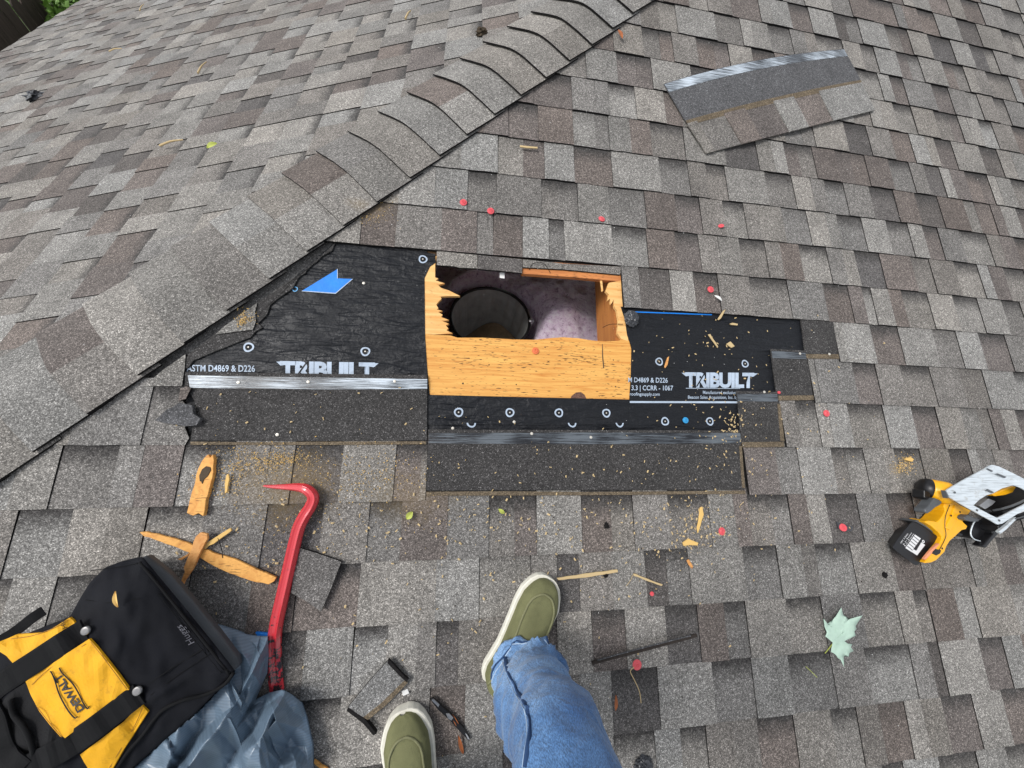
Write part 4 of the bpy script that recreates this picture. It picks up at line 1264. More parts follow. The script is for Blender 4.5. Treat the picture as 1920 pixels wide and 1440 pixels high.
for q in ((888, 560), (998, 592), (796, 612), (905, 850), (952, 775)):
    link('vein', from_bm(tube_px([zz((848, 733)) + (.0178,), zz(((848 + q[0]) / 2, (733 + q[1]) / 2)) + (.0185,), zz(q) + (.0195,)], lambda t: 0.0007 * (1 - 0.7 * t), m=4)), M['leafpale'], lf)

def small_leaf(x, y, L, w, ang, mat, label, n=0.013, name='leaf', cat='leaf'):
    c = px(x, y, n)
    d = Vector((math.cos(ang), math.sin(ang), 0)); s = Vector((-d.y, d.x, 0))
    bm = bmesh.new()
    rows = []
    for i in range(9):
        t = i / 8
        ww = w * math.sin(math.pi * min(1, t * 0.94 + 0.03)) ** 0.8
        z = 0.004 * math.sin(t * 3.1) + 0.002
        p = c + d * (t - 0.5) * L + Vector((0, 0, z))
        rows.append((bm.verts.new(p + s * ww + Vector((0, 0, 0.002))), bm.verts.new(p), bm.verts.new(p - s * ww + Vector((0, 0, 0.002)))))
    for a, b in zip(rows[:-1], rows[1:]):
        bm.faces.new((a[0], a[1], b[1], b[0])); bm.faces.new((a[1], a[2], b[2], b[1]))
    return single(name, bm, mat, label, cat)
small_leaf(855, 1350, .035, .004, -1.0, 'leafbrown', 'brown dry leaf along the striped strip between the shoes')
small_leaf(864, 1394, .04, .0045, -1.25, 'leafbrown', 'orange brown leaf right of the left shoe toe')
small_leaf(1153, 1316, .035, .0045, 1.5, 'leafbrown', 'small orange leaf right of the blue jeans')
small_leaf(768, 966, .022, .008, .9, 'leafyellow', 'small yellow green leaf under the middle headlap', 0.015)
small_leaf(940, 958, .02, .005, -.6, 'leafyellow', 'curled yellow green leaf below the long dark headlap', 0.015)
small_leaf(399, 275, .03, .008, .7, 'leafyellow', 'small yellow green leaf on the far slope above the hip', 0.02)
small_leaf(1162, 66, .04, .008, -1.2, 'leafbrown', 'hooked tan leaf at the upper end of the hip', 0.02)
small_leaf(222, 1122, .03, .004, -1.25, 'chip', 'pale wood sliver lying on the black bag', 0.137, 'wood_splinter', 'splinter')
splint('stick', [(975, 272), (985, 273), (1008, 275), (1008, 278), (988, 277), (975, 275)], .018, 'pale yellow sliver under a tab edge above the opening', 'stick', 'straw', .003, .4)
single('straw', tube_px([(1511, 1250, .014), (1520, 1258, .015), (1532, 1270, .013)], .0009, m=5), 'leafyellow', 'thin green yellow straw left of the maple leaf', 'straw')
for (x0, y0, x1, y1, lb) in ((300, 273, 343, 262, 'pale peeled stick on the far slope in mid distance'), (205, 96, 228, 91, 'small bark piece on the far slope near the eave'), (371, 137, 387, 116, 'white bent straw on the far slope'), (262, 20, 270, 8, 'pale curled twig at the top of the far slope'), (760, 35, 770, 20, 'white curled straw on the far slope near the hip top')):
    dirb = None
    # these lie on the far slope: intersect with that plane
    def pb_(x, y, n):
        d = MA.to_3x3() @ (LR @ Vector(((x - 960) / FPX, -(y - 720) / FPX, -1.0)))
        nn = MB.to_3x3() @ Vector((0, 0, 1)); o = MB.translation + nn * n
        return CW + d * ((o - CW).dot(nn) / d.dot(nn))
    A, B = MB.inverted() @ pb_(x0, y0, 0.022), MB.inverted() @ pb_(x1, y1, 0.022)
    mid = (A + B) / 2 + Vector((0.004, 0.004, 0.006))
    single('twig', sweep(smooth_path([A, mid, B], 4), lambda i, t: circ(0.0042 * (1 - 0.5 * t), 6)), 'straw', lb, 'twig', frame=MB)
bm = bmesh.new()
bmesh.ops.create_icosphere(bm, subdivisions=3, radius=1)
c0 = MB.inverted() @ pb_(62, 181, 0.02)
for v in bm.verts:
    d = v.co.normalized(); r = 1 + 0.8 * noise.noise(d * 2.2) + 0.5 * noise.noise(d * 5)
    v.co = c0 + Vector((d.x * 0.04 * r, d.y * 0.03 * r, d.z * 0.02 * r))
single('debris_clump', bm, 'flashing', 'black and white debris clump near the left edge of the far slope', 'debris', frame=MB)
bm = bmesh.new()
bmesh.ops.create_icosphere(bm, subdivisions=3, radius=1)
c0 = MB.inverted() @ pb_(903, 60, 0.018)
for v in bm.verts:
    d = v.co.normalized(); r = 1 + 0.8 * noise.noise(d * 2.7 + Vector((5, 0, 0)))
    v.co = c0 + Vector((d.x * 0.016 * r, d.y * 0.02 * r, d.z * 0.012 * r))
single('debris_clump', bm, 'bark', 'small grey brown debris lump beside the top of the hip', 'debris', frame=MB)
# striped strip between the shoes
ss = thing('sealant_strip', px(845, 1348, 0.01), 'broken black strip with silver patches lying between the two shoes', 'strip')
link('strip', from_bm(prism_px([(806, 1312), (812, 1309), (830, 1326), (850, 1344), (868, 1364), (882, 1385), (879, 1390), (862, 1372), (842, 1350), (822, 1332)], 0.020, 0.006, 0.001, seg=1)), M['blackplastic'], ss)
for poly in ([(809, 1313), (813, 1311), (824, 1321), (822, 1326)], [(836, 1338), (842, 1338), (850, 1346), (846, 1351), (840, 1347)], [(872, 1374), (876, 1378), (881, 1387), (877, 1386)]):
    link('silver_patch', from_bm(prism_px(poly, 0.0214, 0.002)), M['metal'], ss)
single('paper_scrap', prism_px([(753, 1296), (764, 1292), (767, 1300), (756, 1305)], 0.014, 0.003), 'paper', 'small white square scrap above the left shoe', 'scrap')
small_leaf(1345, 560, .03, .005, -.6, 'paper', 'pale dry curl beside the red cap above the right underlayment', 0.016, 'dry_curl', 'scrap')
for i, (x, y, lb) in enumerate(((1135, 1077, 'black crumb of tar right of the upper shoe toe'), (1137, 985, 'small black tar crumb above the sticks'), (1659, 1078, 'black tar crumb under the saw battery'), (1500, 1440, None))):
    if not lb: continue
    bm = bmesh.new()
    bmesh.ops.create_icosphere(bm, subdivisions=2, radius=1)
    c0 = px(x, y, .014)
    for v in bm.verts:
        d = v.co.normalized(); r = 1 + 0.7 * noise.noise(d * 2.4 + Vector((i, 0, 0)))
        v.co = c0 + Vector((d.x * .007 * r, d.y * .008 * r, d.z * .005 * r))
    single('tar_crumb', bm, 'edge', lb, 'crumb')

# ---- sawdust and chips: uncountable
def dust(zones, mat, label, size=(0.0012, 0.0034)):
    r = random.Random(5)
    vs, fs = [], []
    for (x, y, sx, sy, n, h) in zones:
        for _ in range(n):
            c = px(x + r.gauss(0, sx), y + r.gauss(0, sy), h)
            a = r.uniform(0, 6.28); L = r.uniform(*size); w = L * r.uniform(0.25, 0.6)
            d = Vector((math.cos(a), math.sin(a), r.uniform(-.3, .5))); s = Vector((-math.sin(a), math.cos(a), r.uniform(-.3, .3)))
            i = len(vs)
            z = Vector((0, 0, r.uniform(0.0, 0.002)))
            vs += [c + z - d * L - s * w, c + z + d * L - s * w, c + z + d * L * 0.8 + s * w, c + z - d * L * 0.9 + s * w, c + z + Vector((0, 0, 0.0012))]
            fs += [(i, i + 1, i + 4), (i + 1, i + 2, i + 4), (i + 2, i + 3, i + 4), (i + 3, i, i + 4)]
    link('sawdust', from_pd(vs, fs), M[mat], label=label, kind='stuff')
dust([(465, 868, 45, 20, 380, .0125), (530, 862, 28, 10, 260, .0125), (430, 905, 30, 26, 160, .0125), (700, 895, 60, 26, 320, .0125), (600, 880, 90, 30, 120, .0125), (560, 985, 90, 30, 110, .0135),
      (460, 596, 9, 9, 110, .012), (455, 602, 5, 5, 60, .012), (700, 408, 26, 10, 60, .013),
      (1695, 872, 9, 7, 170, .0135), (1692, 868, 16, 12, 60, .013)], 'sawdust', 'yellow sawdust sprinkled on shingles round the opening', (0.0006, 0.0020))
dust([(1300, 985, 40, 34, 120, .013), (1320, 640, 80, 40, 45, .004), (1370, 700, 60, 50, 45, .004), (1330, 800, 60, 40, 40, .012), (1375, 800, 12, 18, 70, .013), (1100, 1000, 220, 60, 110, .0135), (900, 985, 200, 40, 120, .0135), (1180, 870, 200, 30, 60, .0145), (600, 770, 150, 30, 30, .0115), (900, 790, 60, 12, 10, .006),
      (900, 1100, 250, 120, 120, .0135), (1500, 800, 90, 90, 50, .0125), (500, 1010, 90, 60, 70, .0135)], 'straw', 'pale straw bits and chips scattered over the shingles', (0.0012, 0.0042))
dust([(960, 300, 500, 200, 160, .014), (1500, 600, 300, 350, 130, .014), (300, 900, 200, 150, 40, .014), (1000, 1150, 300, 150, 70, .0135)], 'paper', 'tiny pale flecks of grit scattered over the roof', (0.0007, 0.0016))
dust([(1000, 1300, 400, 120, 60, .0135), (1500, 900, 300, 300, 60, .0135), (1300, 300, 400, 200, 70, .0135)], 'twig', 'dark crumbs of litter scattered over the roof', (0.0012, 0.003))

# ---------------------------------------------------------------- tool bag
bag = thing('tool_bag', px(250, 1230, 0), 'black and yellow canvas tool bag lying on its back in the lower left corner', 'tool bag')
BO = [(257, 1045), (268, 1044), (300, 1083), (345, 1137), (392, 1195), (430, 1243), (441, 1258), (413, 1290), (367, 1337), (320, 1378), (267, 1424), (235, 1452), (190, 1500), (110, 1545), (20, 1560), (-50, 1500), (-90, 1400), (-60, 1290), (0, 1212), (50, 1188), (98, 1172), (131, 1157), (150, 1122), (168, 1093), (197, 1064), (226, 1053)]
BC = Vector((215, 1270))
def bag_r(x, y):
    d = Vector((x, y)) - BC
    L = d.length
    if L < 1e-6: return 0.0
    d /= L
    best = None
    for i in range(len(BO)):
        a, b = Vector(BO[i]), Vector(BO[(i + 1) % len(BO)])
        e = b - a
        den = d.x * e.y - d.y * e.x
        if abs(den) < 1e-9: continue
        w = a - BC
        t = (w.x * e.y - w.y * e.x) / den
        s = (w.x * d.y - w.y * d.x) / den
        if t > 0 and -1e-6 <= s <= 1.000001 and (best is None or t < best): best = t
    return min(1.0, L / best) if best else 1.0
def hbag(x, y):
    r = bag_r(x, y)
    h = 0.105 + 0.030 * (1 - r ** 2.2)
    h += 0.010 * noise.noise(Vector((x / 70, y / 70, 0.4))) + 0.006 * noise.noise(Vector((x / 26, y / 40, 2.0)))
    # a fold running in from the right rivet
    dx, dy = (x - 300), (y - 1300)
    al = dx * 0.87 - dy * 0.5; ac = dx * 0.5 + dy * 0.87
    h += 0.010 * math.exp(-(ac / 9) ** 2) * math.exp(-(al / 60) ** 2)
    return h
NR, NA = 26, 150
def bo_at(k):
    t = k / NA * len(BO)
    i = int(t) % len(BO); f = t - int(t)
    a, b = Vector(BO[i]), Vector(BO[(i + 1) % len(BO)])
    return a + (b - a) * f
vs, fs = [px(BC.x, BC.y, hbag(BC.x, BC.y))], []
for r in range(1, NR + 1):
    for k in range(NA):
        p = BC + (bo_at(k) - BC) * (r / NR)
        vs.append(px(p.x, p.y, hbag(p.x, p.y)))
for k in range(NA): fs.append((0, 1 + k, 1 + (k + 1) % NA))
for r in range(NR - 1):
    for k in range(NA):
        a = 1 + r * NA
        fs.append((a + k, a + NA + k, a + NA + (k + 1) % NA, a + (k + 1) % NA))
base = 1 + (NR - 1) * NA
cen = sum((vs[base + k] for k in range(NA)), Vector()) / NA
prev = base
for lv, (zf, fl_) in enumerate(((0.82, 1.0), (0.5, 0.985), (0.2, 0.96), (0.03, 0.93))):
    st = len(vs)
    for k in range(NA):
        v = vs[base + k]
        w = 1 + 0.02 * noise.noise(Vector((v.x * 9, v.y * 9, lv)))
        q = Vector((cen.x + (v.x - cen.x) * fl_ * w, cen.y + (v.y - cen.y) * fl_ * w, v.z * zf))
        k_ = max(0.0, ((v - cen).normalized()).dot(Vector((0.80, 0.60, 0))) - 0.3)      # the bottom of the bag leans in
        vs.append(q - Vector((0.80, 0.60, 0)) * 0.085 * min(1, k_ * 2) * (1 - zf))
    for k in range(NA): fs.append((prev + k, st + k, st + (k + 1) % NA, prev + (k + 1) % NA))
    prev = st
bm = bmesh.new(); m_ = from_pd(vs, fs); bm.from_mesh(m_)
link('body', from_bm(bm), M['nylon'], bag, smooth=True)
# stiff grey base showing beside the bottom seam
B0 = [(262, 1046), (300, 1088), (345, 1142), (392, 1200), (428, 1246), (440, 1258)]
top_ = [px(x, y, 0.098) for x, y in B0]
out_ = Vector((0.80, 0.60, 0)).normalized()
bm = bmesh.new()
r1 = [bm.verts.new(p - out_ * 0.004) for p in top_]
dd = [0.004, 0.012, 0.013, 0.013, 0.012, 0.004]
r2 = [bm.verts.new(p + out_ * d + Vector((0, 0, -0.012))) for p, d in zip(top_, dd)]
r3 = [bm.verts.new(p + out_ * (d - 0.004) + Vector((0, 0, -0.03))) for p, d in zip(top_, dd)]
r4 = [bm.verts.new(Vector((p.x, p.y, 0.006)) + out_ * (d - 0.062)) for p, d in zip(top_, dd)]
r5 = [bm.verts.new(Vector((p.x, p.y, 0.006)) - out_ * 0.090) for p in top_]
for A_, B_ in ((r1, r2), (r2, r3), (r3, r4), (r4, r5), (r5, r1)):
    for i in range(5): bm.faces.new((A_[i], B_[i], B_[i + 1], A_[i + 1]))
bm.faces.new([r1[0], r5[0], r4[0], r3[0], r2[0]]); bm.faces.new([r1[5], r2[5], r3[5], r4[5], r5[5]])
o = link('base', from_bm(bm), M['rubber'], bag)
md = o.modifiers.new('bevel', 'BEVEL'); md.width = 0.004; md.segments = 2; md.limit_method = 'ANGLE'
def panel(name, poly, mat, lift=0.004, par=None, cuts=4, th=0.004):
    return link(name, from_bm(drape(poly, hbag, lift, cuts, th)), M[mat], par or bag, smooth=False)
panel('side_panel', [(130, 1158), (137, 1163), (143, 1173), (110, 1194), (70, 1220), (27, 1247), (12, 1230), (-8, 1217), (-6, 1205), (12, 1198), (30, 1190), (57, 1188), (83, 1187), (107, 1173)], 'bagyellow')
fp = panel('front_panel', [(167, 1198), (180, 1212), (200, 1237), (222, 1265), (242, 1293), (205, 1322), (160, 1355), (118, 1387), (94, 1360), (73, 1333), (57, 1302), (48, 1278), (90, 1247), (130, 1222)], 'bagyellow', 0.0045)
panel('side_panel', [(265, 1320), (271, 1328), (277, 1335), (252, 1374), (230, 1408), (205, 1452), (172, 1452), (158, 1430), (150, 1415), (193, 1383), (233, 1352), (250, 1334)], 'bagyellow')
def strap(name, pts, w, lift, mat='webbing'):
    P2 = smooth_path([Vector((a, b, 0)) for a, b in pts], 6)
    P = [px(p.x, p.y, hbag(p.x, p.y) + lift) for p in P2]
    return link(name, from_bm(sweep(P, lambda i, t: [(-w, -0.001), (-w, 0.0018), (-w * 0.8, 0.0026), (w * 0.8, 0.0026), (w, 0.0018), (w, -0.001)])), M[mat], bag)
strap('strap', [(160, 1180), (115, 1208), (70, 1238), (30, 1264), (0, 1284), (-30, 1312), (-40, 1350)], 0.0205, 0.0075)
strap('strap', [(262, 1300), (215, 1336), (170, 1370), (125, 1400), (80, 1424), (45, 1440), (5, 1440), (-25, 1415)], 0.0205, 0.0075)
strap('handle_strap', [(-30, 1312), (-8, 1345), (5, 1390), (22, 1420), (45, 1440)], 0.014, 0.012)
for (x, y) in ((160, 1183), (257, 1296)):
    c0 = px(x, y, hbag(x, y) + 0.0095)
    link('rivet', from_bm(lathe([(0.0080, -0.002), (0.0078, 0.0008), (0.006, 0.0016), (0.003, 0.0012), (0, 0.0016)], 20, c0)), M['rivet'], bag, smooth=True)
for pts in ([(170, 1203), (200, 1241), (238, 1292)], [(268, 1325), (250, 1365), (205, 1440)], [(128, 1162), (100, 1178), (60, 1192), (20, 1198)], [(70, 1326), (92, 1354), (116, 1382)], [(60, 1284), (90, 1256), (160, 1208)]):
    link('stitching', from_bm(tube_px([(x, y, hbag(x, y) + .0058) for x, y in pts], 0.0006, m=4)), M['piping'], bag)
for pts in ([(170, 1070), (230, 1062), (258, 1056)], [(300, 1106), (345, 1164), (388, 1218), (420, 1258)], [(296, 1112), (341, 1170), (384, 1224), (415, 1262)], [(160, 1125), (210, 1130), (262, 1122)], [(395, 1225), (340, 1262), (282, 1304)]):
    link('stitching', from_bm(tube_px([(x, y, hbag(x, y) + .0012) for x, y in pts], 0.0007, m=4)), M['webbing'], bag)
# dark opening with its pocket lining below the yellow panel
panel('pocket', [(48, 1280), (57, 1302), (73, 1333), (94, 1360), (118, 1388), (85, 1414), (50, 1434), (18, 1440), (-5, 1400), (-10, 1350), (8, 1310), (28, 1292)], 'pocket', 0.0030)
link('zipper', from_bm(tube_px([(x, y, hbag(x, y) + .008) for x, y in ((20, 1312), (26, 1340), (44, 1362), (58, 1392), (62, 1420), (46, 1440))], 0.004, m=7)), M['webbing'], bag, smooth=True)
link('piping', from_bm(tube_px([(x, y, hbag(x, y) + .003) for x, y in ((438, 1262), (420, 1284), (385, 1302), (345, 1312), (310, 1328), (290, 1348), (268, 1378), (240, 1410), (214, 1450))], 0.0035, m=7)), M['webbing'], bag, smooth=True)
link('seam', from_bm(tube_px([(x, y, hbag(x, y) + .001) for x, y in ((262, 1054), (300, 1100), (350, 1162), (395, 1218), (430, 1264))], 0.0026, m=6)), M['webbing'], bag, smooth=True)
link('seam', from_bm(tube_px([(x, y, hbag(x, y) + .0002) for x, y in ((268, 1292), (300, 1268), (340, 1242), (380, 1218))], 0.0012, m=5)), M['webbing'], bag)
link('side_strap', from_bm(sweep(smooth_path([px(-10, 1206, .06), px(20, 1190, .055), px(42, 1174, .05), px(62, 1158, .05), px(82, 1145, .045)], 4), lambda i, t: [(-.010, -.001), (-.010, .002), (.010, .002), (.010, -.001)])), M['webbing'], bag)
def bag_text(s, a, b, h, mat, lift, **k):
    link('lettering', text_px(s, a, b, h, lift, hf=hbag, **k), M[mat], fp if mat == 'printblack' else bag)
bag_text('DEWALT', (158, 1329), (112, 1262), 15, 'printblack', 0.0062, bold=0.03, spacing=0.95)
for pts in ([(167, 1324), (164, 1329), (156, 1318), (149, 1303), (138, 1284), (126, 1271), (116, 1261), (111, 1252)], [(145, 1344), (140, 1346), (129, 1334), (117, 1314), (109, 1296), (103, 1276), (97, 1262), (94, 1259)]):
    link('logo_line', from_bm(tube_px([(x, y, hbag(x, y) + .0066) for x, y in pts], 0.0009, m=5)), M['printblack'], fp)
bag_text('Huggs', (365, 1204), (339, 1170), 13, 'chalk', 0.0012, shear=0.2, bold=-0.004)
bag_text('Hu', (127, 1176), (118, 1162), 10, 'printblack', 0.0062, shear=0.2)

# ---------------------------------------------------------------- blue grey tarpaulin
TO = [(393, 1166), (417, 1172), (443, 1180), (462, 1187), (482, 1190), (503, 1191), (505, 1225), (502, 1260), (488, 1292), (480, 1311), (505, 1298), (530, 1292), (548, 1302), (567, 1317), (576, 1342), (582, 1368), (588, 1395), (589, 1440), (586, 1500), (520, 1560), (380, 1580), (240, 1570), (120, 1600), (-60, 1560), (-70, 1380), (0, 1290), (60, 1230), (150, 1190), (300, 1180)]
TC = Vector((440, 1370))
def crease(q, f, seed):
    """folded cloth: ridges along warped directions"""
    s = Vector((seed, seed * 1.7, 0))
    w = Vector((noise.noise(q * f * 0.6 + s), noise.noise(q * f * 0.6 + s + Vector((9, 2, 0))), 0)) * 0.9
    return 1 - abs(noise.noise(q * f + w + s)) * 2.2
from mathutils.geometry import delaunay_2d_cdt
def facets(n, amp, seed, sx=1.0):
    """random folded sheet: sharp creases between flat facets"""
    r = random.Random(seed)
    ca, sa = math.cos(-0.95), math.sin(-0.95)
    P, H = [], []
    for _ in range(n):
        a, b = r.uniform(-620, 620) * sx, r.uniform(-620, 620)
        P.append(Vector((440 + a * ca - b * sa, 1370 + a * sa + b * ca)) )
        H.append(r.choice((-1, -0.4, 0.2, 1)) * r.uniform(0.6, 1) * amp)
    # spread folds along one direction
    vs_, _, f_, *_r = delaunay_2d_cdt([Vector(((p.x - 440) * (1.7 * abs(ca) + 0.3), p.y - 1370)) for p in P], [], [], 0, 1e-4)
    V = [Vector((P[i].x, P[i].y, H[i])) for i in range(n)]
    return BVHTree.FromPolygons([tuple(v) for v in V], [tuple(f) for f in f_])
F1, F2 = facets(520, 0.046, 4), facets(3600, 0.0125, 9)
def fh(T, x, y):
    h = T.ray_cast(Vector((x, y, 5)), Vector((0, 0, -1)))[0]
    return h.z if h else 0.0
def htarp(x, y, r):
    h = 0.034 + 0.060 * (1 - r ** 1.6)
    k = min(1, (1 - r) * 4)
    q = Vector((x / 45, y / 45, 0))
    ox, oy = 4 * noise.noise(q), 4 * noise.noise(q + Vector((7, 3, 0)))
    def al(dx, dy, st):                      # stretch the folds along (dx, dy)
        X, Y = x + ox - 440, y + oy - 1370
        p, q2_ = X * dx + Y * dy, -X * dy + Y * dx
        p *= st
        return 440 + p * dx - q2_ * dy, 1370 + p * dy + q2_ * dx
    h += (0.35 + 0.65 * k) * (fh(F1, *al(-0.55, 0.835, 0.38)) + fh(F2, *al(0.50, 0.866, 0.5)))
    if r > 0.985: h = 0.012
    if x < 440 and bag_r(x, y) < 1.0 and y < 1560: h = min(h, 0.014)
    return max(0.010 + (0.010 if r < 0.98 else 0) + (0.012 * min(1, (0.98 - r) * 8) if r < 0.98 and bag_r(x, y) >= 1 else 0), h)
NR, NA = 130, 460
def to_at(k):
    t = k / NA * len(TO)
    i = int(t) % len(TO); f = t - int(t)
    a, b = Vector(TO[i]), Vector(TO[(i + 1) % len(TO)])
    return a + (b - a) * f
vs, fs = [px(TC.x, TC.y, htarp(TC.x, TC.y, 0))], []
for r in range(1, NR + 1):
    for k in range(NA):
        p = TC + (to_at(k) - TC) * (r / NR)
        vs.append(px(p.x, p.y, htarp(p.x, p.y, r / NR)))
for k in range(NA): fs.append((0, 1 + k, 1 + (k + 1) % NA))
for r in range(NR - 1):
    for k in range(NA):
        a = 1 + r * NA
        fs.append((a + k, a + NA + k, a + NA + (k + 1) % NA, a + (k + 1) % NA))
bm = bmesh.new(); m_ = from_pd(vs, fs); bm.from_mesh(m_)
tp = single('tarpaulin', bm, 'tarp', 'crumpled blue grey tarpaulin bunched under and beside the tool bag', 'tarpaulin', smooth=True)
single('cloth_scrap', prism_px([(478, 1186), (503, 1188), (504, 1200), (484, 1196)], 0.020, 0.006, 0.001), 'printblue', 'dark blue cloth corner poking out behind the tarpaulin', 'cloth')
splint('wood_splinter', [(589, 1425), (596, 1429), (618, 1445), (614, 1450), (598, 1440), (588, 1432)], 0.016, 'orange splinter at the bottom edge beside the tarpaulin', 'splinter', 'splinter_bright', 0.004)

# ---------------------------------------------------------------- cordless circular saw
sw = thing('circular_saw', px(1800, 980, 0), 'yellow and black cordless circular saw lying on its side at the right', 'saw')
def zs(x, y): return (1640 + x / 6, 840 + y / 6)
def part(name, pts, n, d, mat, bev=0.003, seg=3, par=None, smooth=False, flare=0.0):
    return link(name, from_bm(prism_bm(ppoly([zs(*p) + tuple(p[2:]) for p in pts] if len(pts[0]) < 3 else [zs(p[0], p[1]) + (p[2],) for p in pts], n), d, bev, seg, flare=flare)), M[mat], par or sw, smooth=smooth)
# motor housing: a barrel with a black vented end cap
mc0, mc1 = px(*zs(500, 440), 0.034), px(*zs(860, 520), 0.074)
max_ = (mc1 - mc0).normalized()
mL = (mc1 - mc0).length
R0 = 0.032
link('motor_cap', from_bm(lathe([(0, -0.004), (R0 * 0.6, -0.003), (R0 * 0.88, 0.003), (R0, 0.012), (R0 * 1.02, 0.020), (R0 * 1.0, 0.024), (0, 0.024)], 36, mc0, max_)), M['blackplastic'], sw, smooth=True)
link('motor_housing', from_bm(lathe([(0, 0.020), (R0 * 0.99, 0.020), (R0 * 1.03, 0.026), (R0 * 1.06, 0.050), (R0 * 1.06, mL - 0.01), (R0 * 0.9, mL), (0, mL)], 36, mc0, max_)), M['sawyellow'], sw, smooth=True)
side = max_.cross(Vector((0, 0, 1))).normalized()
for k in range(5):
    a = 0.55 + k * 0.32
    c0 = mc0 + max_ * 0.012 + (side * -math.cos(a) + Vector((0, 0, 1)) * math.sin(a)) * R0 * 0.99
    bm = prism_bm([c0 + max_ * p + side * q for p, q in ((-.006, -.0022), (.014, -.0022), (.014, .0022), (-.006, .0022))], 0.004)
    link('vent', from_bm(bm), M['pocket'], sw)
for k in range(6):
    a = 0.75 + k * 0.2
    c0 = mc0 + max_ * 0.036 + (side * -math.cos(a) + Vector((0, 0, 1)) * math.sin(a)) * R0 * 1.055
    link('vent', from_bm(prism_bm([c0 + max_ * p + side * q for p, q in ((-.008, -.0012), (.010, -.0012), (.010, .0012), (-.008, .0012))], 0.003)), M['blackplastic'], sw)
for (x, y) in ((860, 760), (760, 1130), (900, 1010), (960, 720)):
    link('screw', from_bm(lathe([(.0030, 0), (.0030, .0004), (.0014, .0006), (0, -.0002)], 12, px(*zs(x, y), 0.0675 if y < 1000 else 0.0645))), M['blackplastic'], sw)
link('moulding_seam', from_bm(tube_px([zs(845, 640) + (.0655,), zs(800, 760) + (.0655,), zs(790, 880) + (.0650,), zs(800, 1000) + (.0650,), zs(720, 1160) + (.0648,)], 0.0008, m=5)), M['blackplastic'], sw)
part('cap_tongue', [(560, 470), (640, 500), (625, 560), (600, 585), (560, 560)], 0.064, 0.03, 'blackplastic')
# gearbox neck and rear handle
part('handle', [(800, 575), (850, 570), (905, 600), (960, 640), (1020, 670), (1085, 705), (1060, 745), (1010, 770), (985, 800), (1000, 835), (1048, 880), (1030, 915), (985, 925), (940, 965), (905, 1000), (850, 1045), (810, 1110), (790, 1170), (745, 1215), (700, 1262), (640, 1290), (575, 1298), (560, 1290), (600, 1240), (660, 1160), (730, 1080), (765, 1010), (720, 950), (640, 880), (556, 832), (600, 815), (660, 822), (700, 832), (730, 808), (770, 760), (800, 700), (782, 660)], 0.064, 0.042, 'sawyellow', 0.006, 3)
part('grip_inset', [(905, 640), (960, 655), (1015, 695), (985, 720), (940, 760), (900, 860), (850, 930), (800, 900), (830, 830), (880, 740)], 0.0672, 0.01, 'sawyellow', 0.0025)
part('trigger', [(925, 965), (945, 945), (1000, 970), (985, 995), (940, 985)], 0.056, 0.03, 'blackplastic', 0.002)
part('latch', [(655, 1165), (690, 1135), (755, 1150), (740, 1190), (700, 1212), (650, 1188)], 0.066, 0.012, 'blackplastic', 0.002)
part('grip_edge', [(556, 1250), (600, 1196), (660, 1127), (722, 1074), (734, 1083), (680, 1143), (628, 1207), (572, 1262)], 0.0650, 0.006, 'pinkline', 0.001)
# battery pack
bt = part('battery', [(200, 1110), (245, 1040), (330, 930), (400, 845), (425, 828), (470, 838), (590, 905), (700, 985), (712, 1010), (690, 1060), (600, 1190), (500, 1310), (470, 1325), (440, 1312), (320, 1220), (215, 1140)], 0.052, 0.047, 'blackplastic', 0.005, flare=-0.55)
part('battery_rim', [(425, 826), (480, 808), (560, 832), (680, 895), (775, 965), (780, 990), (745, 1070), (690, 1105), (660, 1130), (700, 1050), (716, 1010), (700, 980), (590, 900), (470, 832)], 0.050, 0.035, 'greyplastic', 0.003)
lb = part('label_plate', [(455, 975), (520, 1018), (412, 1168), (348, 1125)], 0.0528, 0.0015, 'sticker', 0, par=bt)
part('label_plate', [(528, 1062), (568, 1090), (478, 1208), (415, 1168), (440, 1140), (470, 1158)], 0.0528, 0.0015, 'sticker', 0, par=bt)
for i in range(5):
    a0 = 0.12 + i * 0.18
    p, q = (455 - 107 * a0 + 4, 975 + 150 * a0 - 2), (520 - 108 * a0 - 4, 1018 + 150 * a0 + 1)
    part('print_line', [(p[0], p[1]), (q[0], q[1]), (q[0] - 5, q[1] + 7), (p[0] - 5, p[1] + 7)], 0.0531, 0.0006, 'greyplastic', 0, par=bt)
for (u0, v0, u1, v1) in ((395, 945, 300, 1075), (420, 958, 330, 1090), (445, 970, 345, 1108)):
    link('lettering', text_px('18V 2.0Ah' if u0 == 395 else 'Li-Ion', zs(u1, v1), zs(u0 if u0 != 395 else 380, v0 if u0 != 395 else 968), 3.0, 0.0530), M['sticker'], bt)
c0 = px(*zs(545, 1052), 0.0530)
ringb = bmesh.new()
lathe([(0.0022, 0.0), (0.0022, 0.0006), (0.0045, 0.0006), (0.0045, 0.0)], 18, c0, bm=ringb)
link('battery_mark', from_bm(ringb), M['sticker'], bt)
# grey lever under the plate
part('lever', [(570, 690), (620, 650), (680, 560), (730, 580), (770, 610), (740, 645), (690, 670), (640, 715), (600, 742), (575, 725)], 0.075, 0.028, 'greyplastic', 0.004)
